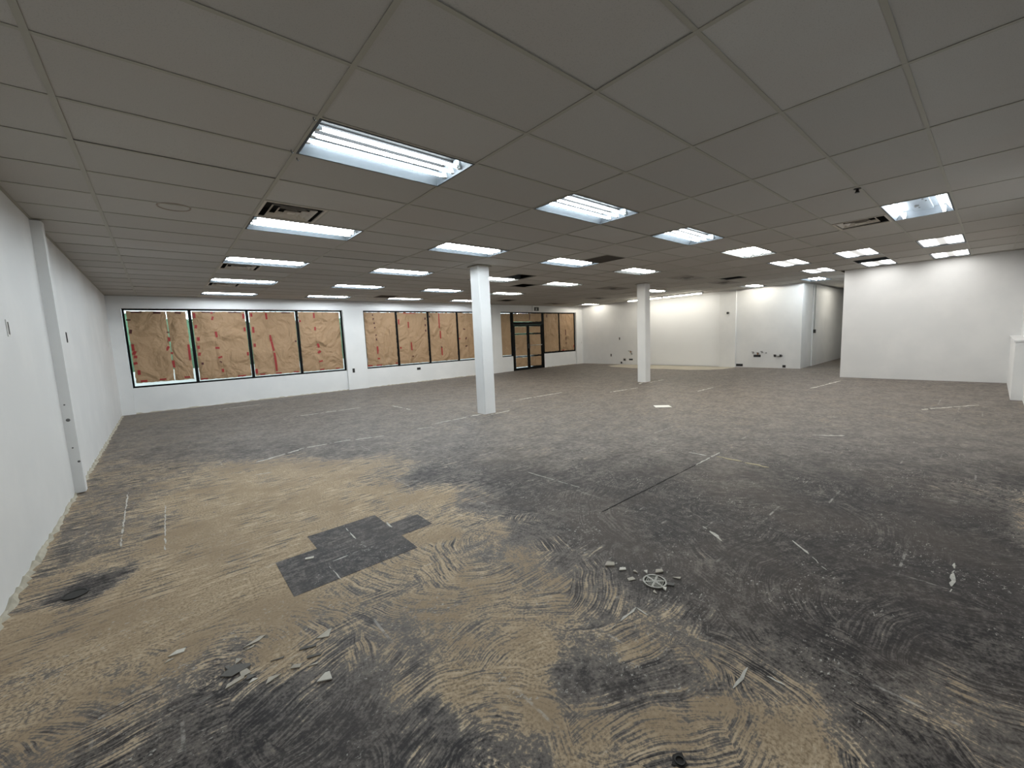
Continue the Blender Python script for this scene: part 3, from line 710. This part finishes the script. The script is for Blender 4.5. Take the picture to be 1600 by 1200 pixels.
def sheet(x0, x1, z0, z1, y, seed, amp, nx=18, nz=30):
    m = MB(); off = Vector((seed * 7.13, seed * 3.7, seed * 1.9)); D = {}
    for j in range(nz + 1):
        for i in range(nx + 1):
            x = x0 + (x1 - x0) * i / nx; z = z0 + (z1 - z0) * j / nz
            q = Vector((x * 1.5, z * 1.15, 0)) + off
            d = noise.ridged_multi_fractal(q, .9, 2.1, 3, 1.0, 2.0) * .45 + .5 * noise.noise(q * 1.1 + Vector((9, 3, 1))) + .25 * noise.noise(Vector((x * 7 - z * 3, z * 4 + x * 3, seed)))
            ed = min(1, min(i, nx - i) / 2.0, min(j, nz - j) / 2.0)
            ex = (rng.uniform(-.006, .006) if i in (0, nx) else 0); ez = (rng.uniform(-.008, .008) if j in (0, nz) else 0)
            yy = y - amp * max(0, d) * (.25 + .75 * ed); D[(i, j)] = yy
            m.v.append((x + ex, yy, z + ez))
    n1 = nx + 1
    for j in range(nz):
        for i in range(nx): m.f.append((j * n1 + i, j * n1 + i + 1, (j + 1) * n1 + i + 1, (j + 1) * n1 + i))
    def depth(x, z):
        i = min(nx, max(0, round((x - x0) / (x1 - x0) * nx))); j = min(nz, max(0, round((z - z0) / (z1 - z0) * nz)))
        return D[(i, j)]
    return m, depth
PSEED = [1]
def paper(x0, x1, z0, z1, gaps, seam, label, tapes=(), overlap=.03, amp=.036):
    """gaps = left, right, bottom, top; seam = fraction of width; tapes = (fx, fz from top, w, h, tilt, mat)"""
    xa, xb, za, zb = x0 + gaps[0], x1 - gaps[1], z0 + gaps[2], z1 - gaps[3]; y = GY - .008
    e = empty('kraft_paper', ((x0 + x1) / 2, y, z0)); base = Vector(((x0 + x1) / 2, y, z0))
    ds = []
    spans = [(xa, xb)] if seam is None else [(xa, xa + (xb - xa) * seam + overlap / 2), (xa + (xb - xa) * seam - overlap / 2, xb)]
    for q, (p0, p1) in enumerate(spans):
        PSEED[0] += 1
        m, dp = sheet(p0, p1, za, zb, y - .004 * q, PSEED[0], amp, max(6, int((p1 - p0) / .045)), 34)
        m.v = [tuple(Vector(v) - base) for v in m.v]
        m.build('sheet', 'kraft', e, True); ds.append((p0, p1, dp))
    for (fx, fz, w_, h_, tl, mt) in tapes:
        x = xa + (xb - xa) * fx; z = zb - (zb - za) * fz
        yy = min(dp(x, z) for p0, p1, dp in ds if p0 - .08 <= x <= p1 + .08) - .003
        o = MB().box(-w_ / 2, w_ / 2, -.0006, .0006, -h_ / 2, h_ / 2).build('tape', mt, e)
        o.location = Vector((x, yy - .004, z)) - base; o.rotation_euler = (0, tl, 0)
    tag(e, label, 'window paper', 'brown paper taped over the windows')
    return e
R_, D_ = 'red', 'darkred'
T11 = [(.63, .30, .075, .03, .1, D_), (.645, .40, .045, .11, 0, R_), (.60, .53, .05, .12, .5, R_), (.665, .60, .05, .05, .2, R_), (.67, .76, .055, .19, -.05, R_),
       (.02, .12, .08, .035, 0, D_), (.03, .28, .05, .10, .2, D_), (.03, .5, .05, .16, 0, R_), (.04, .575, .06, .10, .4, R_), (.05, .63, .06, .07, .1, R_), (.035, .72, .07, .06, -.2, R_), (.07, .85, .055, .12, 0, R_),
       (.975, .60, .05, .42, 0, R_), (.13, .975, .13, .05, 0, R_), (.45, .97, .13, .04, 0, R_), (.88, .965, .12, .04, 0, R_), (.16, .015, .2, .03, 0, D_), (.5, .02, .15, .05, 0, D_), (.86, .02, .13, .04, .1, D_)]
paper(W1[0] + .05, W1[1] - .028, Z0 + .042, Z1 - .042, (.035, .05, .075, .02), .655, 'crumpled brown paper over the leftmost window pane, brightest daylight gap below', T11, -.02)
T12 = [(.36, .02, .05, .05, 0, R_), (.365, .10, .045, .10, .3, R_), (.40, .34, .05, .16, -.08, R_), (.40, .54, .12, .055, .05, R_), (.42, .68, .10, .045, -.3, R_), (.42, .75, .06, .03, .5, D_), (.44, .88, .055, .09, 0, R_),
       (.04, .06, .05, .14, 0, R_), (.045, .22, .05, .09, .2, R_), (.06, .40, .06, .10, 0, R_), (.045, .52, .055, .09, 0, R_), (.045, .62, .055, .09, .2, R_), (.08, .76, .05, .06, 0, D_),
       (.965, .07, .05, .14, 0, R_), (.965, .27, .05, .11, 0, R_), (.97, .65, .05, .10, 0, R_), (.08, .985, .16, .035, 0, R_), (.8, .985, .20, .035, 0, R_), (.3, .012, .3, .03, 0, D_), (.8, .012, .3, .03, 0, D_)]
paper(W1[1] + .028, W1[2] - .028, Z0 + .042, Z1 - .042, (.022, .022, .03, .014), .37, 'crumpled brown paper with many red tape bits, second pane from the left wall', T12)
T13 = [(.36, .07, .05, .18, -.03, R_), (.40, .42, .055, .20, -.1, R_), (.43, .55, .055, .28, -.12, R_), (.455, .70, .05, .18, -.05, R_), (.46, .84, .055, .42, -.03, R_),
       (.05, .05, .05, .10, 0, R_), (.055, .28, .055, .17, 0, R_), (.05, .52, .055, .10, 0, R_), (.03, .93, .06, .14, 0, R_), (.15, .985, .13, .035, 0, R_), (.5, .985, .16, .035, 0, R_), (.9, .985, .14, .035, 0, R_), (.96, .48, .05, .05, 0, D_), (.8, .012, .25, .03, 0, D_)]
paper(W1[2] + .028, W1[3] - .028, Z0 + .042, Z1 - .042, (.022, .022, .025, .014), .43, 'crumpled brown paper with a long red tape seam, third pane from the left wall', T13)
T14 = [(.37, .06, .05, .16, 0, R_), (.37, .28, .05, .11, 0, R_), (.41, .57, .065, .13, -.2, R_), (.42, .68, .10, .07, -.6, R_), (.44, .84, .12, .045, -.2, R_), (.03, .15, .05, .06, 0, R_), (.45, .985, .13, .04, 0, R_), (.85, .985, .12, .03, 0, R_)]
paper(W1[3] + .028, W1[4] - .05, Z0 + .042, Z1 - .042, (.012, .045, .03, .012), .39, 'brown paper in the window pane just left of the first white pier', T14)
T21 = [(.27, .05, .04, .05, .2, D_), (.28, .12, .045, .06, .3, D_), (.30, .20, .045, .06, .2, D_), (.31, .28, .045, .05, .3, D_), (.33, .42, .05, .04, 0, D_), (.335, .50, .035, .08, 0, D_), (.35, .70, .06, .26, -.05, R_), (.36, .86, .08, .05, 0, R_), (.06, .98, .18, .04, 0, R_), (.36, .985, .20, .04, 0, R_), (.95, .97, .08, .04, 0, R_)]
paper(W2[0] + .05, W2[1] - .028, Z0 + .042, Z1 - .042, (.01, .015, .02, .010), .31, 'brown paper with a column of dark tape ticks, right of the first white pier', T21)
T22 = [(.35, .24, .045, .22, 0, R_), (.41, .66, .045, .30, -.03, R_), (.43, .86, .05, .05, 0, D_), (.04, .18, .05, .18, 0, R_), (.05, .68, .06, .06, 0, R_), (.93, .12, .05, .08, 0, D_), (.93, .25, .05, .08, 0, D_), (.93, .36, .05, .08, 0, D_), (.4, .012, .5, .03, 0, R_)]
paper(W2[1] + .028, W2[2] - .028, Z0 + .042, Z1 - .042, (.012, .015, .022, .008), .38, 'sagging brown paper in the second pane right of the first white pier', T22)
T23 = [(.36, .16, .04, .58, .01, R_), (.38, .45, .05, .30, -.02, R_), (.40, .80, .05, .30, 0, R_), (.03, .08, .05, .07, 0, D_), (.40, .71, .07, .04, .5, D_)]
paper(W2[2] + .028, W2[3] - .028, Z0 + .042, Z1 - .042, (.012, .015, .02, .008), .38, 'brown paper with one thin red seam, third pane right of the first white pier', T23)
T24 = [(.22, .35, .10, .04, .2, D_), (.28, .55, .05, .10, .4, D_), (.28, .72, .10, .04, -.2, D_), (.03, .55, .06, .05, 0, R_)]
paper(W2[3] + .028, W2[4] - .05, Z0 + .042, Z1 - .042, (.012, .015, .03, .008), .4, 'brown paper in the pane partly hidden by the near column', T24)
paper(10.53, 11.12, .717, Z1 - .042, (.012, .02, .02, .02), None, 'narrow brown paper in the sidelight left of the door', [(.2, .01, .2, .03, 0, D_)])
paper(13.21, 14.252, .717, Z1 - .042, (.015, .02, .04, .015), .5, 'brown paper hanging in long folds just right of the door', [(.2, .06, .05, .14, 0, D_)], amp=.022)
T42 = [(.40, .50, .05, .28, 0, D_), (.41, .68, .045, .16, 0, D_), (.42, .8, .06, .10, 0, D_), (.2, .985, .16, .04, 0, R_), (.95, .9, .05, .12, 0, R_)]
paper(14.308, 15.42, .717, Z1 - .042, (.01, .03, .03, .015), .42, 'brown paper with black vertical tape in the pane nearest the far corner', T42)

# the glazed double door and its transom
dx0, dx1, dzt = 11.17, 13.16, 2.14
door = struct(empty('door_1', (0, 0, 0)), 'black framed glazed double door papered from inside')
MB().box(dx0, dx0 + .09, FY0 - .01, FY1 + .02, 0, Z1).build('door_jamb', 'alu', door); MB().box(dx1 - .09, dx1, FY0 - .01, FY1 + .02, 0, Z1).build('door_jamb', 'alu', door)
MB().box(dx0 + .09, dx1 - .09, FY0 - .01, FY1 + .02, dzt - .06, dzt + .06).build('transom_bar', 'alu', door)
MB().box(dx0 + .09, dx1 - .09, FY0 - .01, FY1 + .02, Z1 - .045, Z1).build('head', 'alu', door)
MB().box(dx0 + .09, dx1 - .09, FY0 - .02, FY1 + .05, 0, .02).build('threshold', 'alu', door)
MB().box(dx0 + .08, dx1 - .08, GY, GY + .006, dzt + .05, Z1 - .04).build('transom_pane', 'glass', door)
dm = (dx0 + dx1) / 2
for s, (a, b) in enumerate(((dx0 + .095, dm - .004), (dm + .004, dx1 - .095))):
    leaf = empty('door_leaf', (a if s == 0 else b, FY0, 0.025), door); ox, oy, oz = a if s == 0 else b, FY0, .025
    st = .065; top = dzt - .065; bot = .025
    m = MB()
    m.box(a - ox, a + st - ox, 0, .05, 0, top - oz); m.box(b - st - ox, b - ox, 0, .05, 0, top - oz)
    m.box(a + st - ox, b - st - ox, 0, .05, 0, .085); m.box(a + st - ox, b - st - ox, 0, .05, top - oz - .07, top - oz)
    m.build('leaf_frame', 'alu', leaf)
    for zz in (.62, 1.655): MB().box(a + st - ox, b - st - ox, .0, .05, zz - .022 - oz, zz + .022 - oz).build('rail', 'alu', leaf)
    for za, zb in ((.11, .60), (.64, 1.635), (1.675, top - .07)):
        MB().box(a + st - .01 - ox, b - st + .01 - ox, GY - oy, GY + .006 - oy, za - .01 - oz, zb + .01 - oz).build('pane', 'glass', leaf)
        side = 'left' if s == 0 else 'right'; lvl = {.11: 'bottom', .64: 'middle', 1.675: 'top'}[za]
        paper(a + st, b - st, za, zb, (.02, .025, .02 if za > .2 else .035, .012), None, 'brown paper in the %s section of the %s door leaf' % (lvl, side))
    if s == 1: MB().tube((a + st - ox, -.03, 1.12 - oz), (b - st - ox, -.03, 1.12 - oz), .014, 8).build('push_bar', 'steel', leaf)
    MB().box((b - .05 if s == 0 else a + .01) - ox, (b - .01 if s == 0 else a + .05) - ox, -.03, 0, .98 - oz, 1.2 - oz).build('pull_handle', 'black', leaf)
paper(dx0 + .09, dx1 - .09, dzt + .06, Z1 - .045, (.015, .015, .02, .008), .55, 'wide brown paper in the transom above the door', [(.57, .4, .04, .3, .1, D_)])
# exit sign over the door
e = empty('exit_sign', (12.595, YW, 2.68)); tag(e, 'white exit sign box with a dark running-figure panel above the door', 'exit sign')
MB().box(-.21, .21, -.06, 0, .0, .235).build('sign_box', 'white', e)
MB().box(-.14, .16, -.064, -.06, .02, .19).build('sign_face', 'black', e)
m = MB()       # pictogram: figure leaning through a doorway
pict = [[(-.004, .145), (.016, .145), (.020, .165), (.006, .175), (-.008, .165)], [(-.02, .075), (.012, .075), (.02, .135), (-.004, .137)],
        [(-.05, .10), (-.018, .115), (-.018, .132), (-.058, .115)], [(.014, .12), (.052, .09), (.058, .102), (.018, .138)], [(-.02, .085), (0, .075), (-.03, .03), (-.05, .035)], [(.0, .075), (.014, .085), (.045, .05), (.034, .038)]]
for q in pict:
    b = len(m.v); m.v += [(x, -.0655, z) for x, z in q]; m.f.append(tuple(b + i for i in range(len(q))))
m.build('running_figure', simple('pale_sign_print', (.55, .58, .52), .5), e)
# outside: pavement and hedge that the gaps in the paper look out on
g = MB().box(-12, 30, YW + .31, 40, -.12, -.02).build('exterior_ground', 'concrete_out'); struct(g, 'pale pavement outside the windows')
hm = MB(); R2 = random.Random(5)
n = 60
for i in range(n + 1):
    x = -10 + 38 * i / n
    for (yy, zz) in ((17, .9), (16.8, 1.6), (17.2, 2.6), (18.2, 2.7), (18.6, .9)): hm.v.append((x + R2.uniform(-.2, .2), yy + R2.uniform(-.2, .2), zz + (R2.uniform(-.25, .35) if zz > 1 else 0)))
for i in range(n):
    for q in range(4): hm.f.append((i * 5 + q, i * 5 + 5 + q, i * 5 + 6 + q, i * 5 + 1 + q))
o = hm.build('hedge', 'hedge'); struct(MB().box(-10.5, 28.5, 16.6, 19, -.02, .9).build('exterior_planter', 'concrete_out'), 'pale planter wall outside the windows')
tag(o, 'green hedge outside, glimpsed through the gaps in the window paper', 'hedge')

# ================================================================ WALL FITTINGS
def box_plate(name, loc, nrm, w_, h_, label, cat, group=None, mats=('white', 'black'), inner=(.55, .6)):
    """small open electrical box: plate ring and dark recess; nrm is the wall's facing axis"""
    e = empty(name, loc); e.rotation_euler = (0, 0, {'+x': math.pi / 2, '-x': -math.pi / 2, '-y': 0}[nrm])
    MB().frame(-w_ / 2, w_ / 2, -.006, 0, -h_ / 2, h_ / 2, min(w_, h_) * .22, 'y').build('plate', mats[0], e)
    MB().box(-w_ / 2 * .9, w_ / 2 * .9, -.003, -.0005, -h_ / 2 * .9, h_ / 2 * .9).build('box_opening', mats[1], e)
    tag(e, label, cat, group); return e
box_plate('outlet_box', (XL, 2.75, 1.757), '+x', .075, .13, 'small open switch box high on the left wall near the camera', 'outlet')
box_plate('outlet_box', (XL, 5.39, 1.76), '+x', .05, .13, 'small dark switch slot on the left wall beyond the pilaster', 'outlet', mats=('black', 'black'))
box_plate('outlet_box', (XL, 10.93, 1.73), '+x', .045, .09, 'tiny switch box on the left wall close to the window corner', 'outlet')
for i, (px, z, r0, lab) in enumerate(((-1.765, 1.0, .008, 'uppermost dark screw hole on the left pilaster'), (-1.757, .83, .018, 'largest dark screw hole on the left pilaster'), (-1.757, .52, .008, 'third dark screw hole down the left pilaster'), (-1.727, .36, .012, 'lowest dark screw hole on the left pilaster'))):
    o = MB().tube((0, 0, 0), (0, -.004, 0), r0, 9, True, r0 * .7).build('screw_anchor', simple('grey_anchor', (.12, .12, .12), .6)); o.location = (px, 4.27, z)
    tag(o, lab, 'screw', 'screw holes on the left pilaster')
box_plate('outlet_box', (3.97, YW, .64), '-y', .075, .14, 'black outlet box on the white pier between the first two windows', 'outlet', mats=('black', 'black'))
box_plate('outlet_box', (6.43, YW + .075, .50), '-y', .15, .085, 'black horizontal outlet box under the second window', 'outlet', mats=('black', 'black'))
box_plate('outlet_box', (15.86, YW, 1.10), '-y', .06, .10, 'small light switch on the wall right of the last window', 'outlet', mats=('white', 'steel'))
box_plate('outlet_box', (XR, 9.45, 1.24), '-x', .07, .13, 'dark outlet box at mid height on the far wall', 'outlet', mats=('steel', 'black'))
box_plate('outlet_box', (XR, 9.95, .44), '-x', .08, .14, 'dark outlet box low on the far wall, nearest the window corner', 'outlet', mats=('steel', 'black'))
box_plate('outlet_box', (XR, 9.18, .23), '-x', .14, .12, 'grey junction box low on the far wall left of the far column', 'outlet', mats=('steel', 'black'))
box_plate('outlet_box', (XR, 9.36, .08), '-x', .08, .09, 'small black box at the floor line of the far wall', 'outlet', mats=('black', 'black'))
box_plate('outlet_box', (XR, 8.83, .24), '-x', .20, .07, 'wide black slot in the far wall just left of the far column', 'outlet', mats=('black', 'black'))
box_plate('wall_vent', (XR, 4.03, .085), '-x', .24, .09, 'black floor-level wall slot beside the far pilaster', 'wall vent', mats=('black', 'black'))
box_plate('outlet_box', (XR, 2.54, .07), '-x', .10, .09, 'small black box at the floor under the right pipe stub', 'outlet', mats=('black', 'black'))
def stub(loc, label, pts, mats, plate=True):
    e = empty('pipe_stub', loc); tag(e, label, 'pipe', 'capped pipe stubs on the far wall')
    for (y, z, ln, r, mt, valve) in pts:
        MB().tube((0, y, z), (-ln, y, z), r, 10).build('pipe', mt, e)
        MB().tube((-.001, y, z), (-.008, y, z), r * 2.0, 14).build('escutcheon', 'steel', e)
        if valve:
            vb = MB().tube((-ln, y, z - .03), (-ln, y, z + .035), r * 1.3, 10).build('valve_body', mt, e)
            MB().box(-ln - .012, -ln + .012, y - .035, y + .035, z + .035, z + .05).build('valve_handle', 'black', vb)
stub((XR, 3.36, .52), 'cluster of capped pipe stubs with valves, left of two on the far wall', [(.18, .03, .10, .013, 'steel', True), (.02, .0, .09, .014, 'copper', True), (-.12, .05, .12, .012, 'steel', True), (-.24, .03, .08, .012, 'steel', False)], 0)
box_plate('pipe_slot', (XR, 3.42, .44), '-x', .24, .085, 'black slot cut in the far wall under the left pipe cluster', 'wall hole', mats=('black', 'black'))
stub((XR, 2.73, .445), 'pair of dark capped pipe stubs with valves near the hallway corner', [(.09, 0, .09, .022, 'black', True), (-.09, 0, .09, .022, 'black', True), (0, -.02, .05, .018, 'steel', False)], 0)
stub((XR, 8.80, .58), 'small pipe stubs half hidden by the far column', [(.14, .06, .06, .012, 'steel', False), (.0, .02, .09, .015, 'copper', True), (-.03, -.08, .07, .014, 'steel', True)], 0)
e = empty('alarm_bracket', (XR - .07, 4.45, 2.07)); tag(e, 'round white alarm base with dark centre on the far pilaster', 'alarm')
MB().tube((0, 0, 0), (-.015, 0, 0), .10, 24).build('base_plate', 'white', e); MB().tube((-.015, 0, .025), (-.04, 0, .025), .045, 16).build('cap', 'black', e)
# conduit with a switch box in the hallway
e = empty('conduit', (17.35, YH1 - .03, 0)); tag(e, 'thin grey conduit dropping to a black switch box in the hallway', 'conduit')
MB().path([(0, -.015, H), (0, -.015, 1.75), (-.03, -.015, 1.65), (-.03, -.015, 1.32)], .013, 8).build('pipe', 'steel', e)
MB().box(-.09, .05, -.05, 0, 1.2, 1.33).build('switch_box', 'black', e)

# ================================================================ LOOSE THINGS ON THE FLOOR
o = MB().prism([(-.15, -.10), (.16, -.12), (.17, .10), (-.13, .13)], .0006, .004).build('paper_sheet', 'papersheet'); o.location = (6.66, 2.03, 0); o.rotation_euler = (0, 0, -.75)
tag(o, 'white sheet lying flat on the dark floor between the columns', 'paper')
def shard(loc, poly, t, mat, label, rz=0.0, tilt=0.0, group='broken tile chips'):
    o = MB().prism(poly, 0, t).build('tile_chip', mat); ext = max(abs(p_[1]) for p_ in poly)
    o.location = (loc[0], loc[1], .0008 + ext * math.sin(abs(tilt))); o.rotation_euler = (tilt, 0, rz)
    tag(o, label, 'tile chip', group)
tri = lambda a, b, c_: [(-a, -b), (a, -b * .6), (c_, b)]
shard((-.803, .010), [(-.055, -.03), (.0, -.035), (.06, .02), (.045, .032), (-.03, .03)], .004, 'shard_g', 'largest grey chip in the heap of broken tile', -.65, .10)
shard((-.790, .075), tri(.018, .014, 0), .005, 'shard_p', 'small pale chip at the top of the broken tile heap', .3, .3)
shard((-.835, .055), tri(.020, .012, .01), .004, 'shard_g', 'small dark chip at the left of the broken tile heap', 1.2, .2)
shard((-.775, -.040), [(-.02, -.016), (.02, -.018), (.016, .018), (-.014, .02)], .005, 'shard_p', 'square pale chip at the right of the broken tile heap', .2, .15)
shard((-.815, -.060), [(-.045, -.012), (.03, -.016), (.045, .006), (-.03, .006)], .004, 'shard_p', 'long pale chip at the bottom of the broken tile heap', .25, .08)
shard((-.752, -.112), tri(.020, .011, .0), .004, 'shard_w', 'small whitish chip right of the broken tile heap', .0)
shard((-.765, -.075), tri(.026, .016, -.01), .003, 'shard_g', 'thin dark chip tucked under the broken tile heap', 2.0)
shard((-.682, -.173), tri(.026, .026, .022), .004, 'shard_p', 'triangular beige chip between the heap and the white chip', 2.6)
shard((-.500, -.333), [(-.032, -.020), (.034, -.016), (.012, .026), (-.006, .022)], .006, 'shard_w', 'brightest white triangular chip on the floor', -.55, .12)
shard((-.415, -.030), [(-.040, -.018), (.018, -.030), (.034, .030), (.012, .026)], .004, 'shard_p', 'broad pale chip right above the white chip', -.3)
shard((-.705, .175), [(-.055, -.010), (.02, -.014), (.055, .006), (.03, .014)], .004, 'shard_p', 'long pale sliver above the broken tile heap', .10, .05)
shard((-.735, .140), [(-.03, -.006), (.02, -.006), (.03, .006)], .003, 'shard_p', 'short pale sliver just below the long one', .05)
shard((-.508, -.069), [(-.04, -.006), (.038, -.008), (.04, .004), (-.036, .006)], .004, 'shard_g', 'upper dark strip chip near the broad pale chip', -.35, .2)
shard((-.500, -.152), [(-.032, -.006), (.03, -.008), (.036, .004), (-.03, .006)], .004, 'shard_g', 'lower dark strip chip near the broad pale chip', -.30, .2)
shard((-.585, -.165), [(-.022, -.008), (.02, -.010), (.024, .008), (-.012, .010)], .005, 'shard_p', 'small pale chip left of the white triangular chip', -.5, .2)
shard((-.520, -.205), [(-.022, -.007), (.02, -.008), (.022, .006)], .004, 'shard_p', 'narrow pale chip above the white triangular chip', -.4)
shard((-.640, -.045), [(-.03, -.005), (.026, -.007), (.03, .004)], .003, 'shard_g', 'thin dark sliver in the middle of the beige patch', -.35, .1)
shard((-1.015, .362), [(-.034, -.010), (.03, -.014), (.036, .010), (.0, .016)], .005, 'shard_w', 'pale chip lying alone left of the broken tile heap', -.1, .1)
shard((-1.045, .325), tri(.02, .008, 0), .004, 'shard_p', 'tiny chip beside the lone pale chip', .2)
shard((-.262, .865), [(-.028, -.009), (.026, -.011), (.03, .008), (-.024, .010)], .006, 'shard_w', 'white chip on the dark adhesive squares', -.35, .15)
GD = 'pale chips around the floor drain'
shard((1.175, -.681), [(-.032, -.014), (.03, -.018), (.036, .010), (-.01, .020)], .010, 'shard_p', 'pale chip farthest to the left of the drain', -.7, .2, GD)
shard((1.190, -.770), [(-.024, -.010), (.022, -.012), (.026, .010), (-.01, .014)], .006, 'shard_w', 'white chip left of the drain', -.6, .1, GD)
shard((1.327, -.946), [(-.028, -.010), (.026, -.012), (.03, .010), (-.01, .016)], .008, 'shard_p', 'pale chip just behind the drain', -.5, .15, GD)
shard((1.348, -1.054), [(-.024, -.012), (.022, -.010), (.024, .010)], .006, 'shard_p', 'pale chip behind the drain to the right', -1.2, .1, GD)
shard((1.270, -.890), tri(.018, .012, 0), .007, 'shard_w', 'small white chip behind the drain to the left', .4, .1, GD)
shard((1.222, -.843), tri(.016, .012, .005), .006, 'shard_p', 'smallest pale chip behind the drain', 1.0, .1, GD)
shard((1.140, -.870), [(-.024, -.012), (.022, -.014), (.02, .014), (-.02, .012)], .004, 'shard_p', 'squarish pale chip left beside the drain', -.4, .05, GD)
shard((1.192, -1.060), tri(.016, .013, 0), .008, 'shard_w', 'white crumb at the right rim of the drain', .2, .1, GD)
shard((1.252, -1.062), [(-.022, -.010), (.02, -.010), (.026, .008), (-.016, .012)], .006, 'shard_g', 'grey chip touching the right rim of the drain', -1.0, .2, GD)
shard((1.125, -1.035), tri(.018, .010, 0), .004, 'shard_p', 'flat chip in front of the drain', .8, 0, GD)
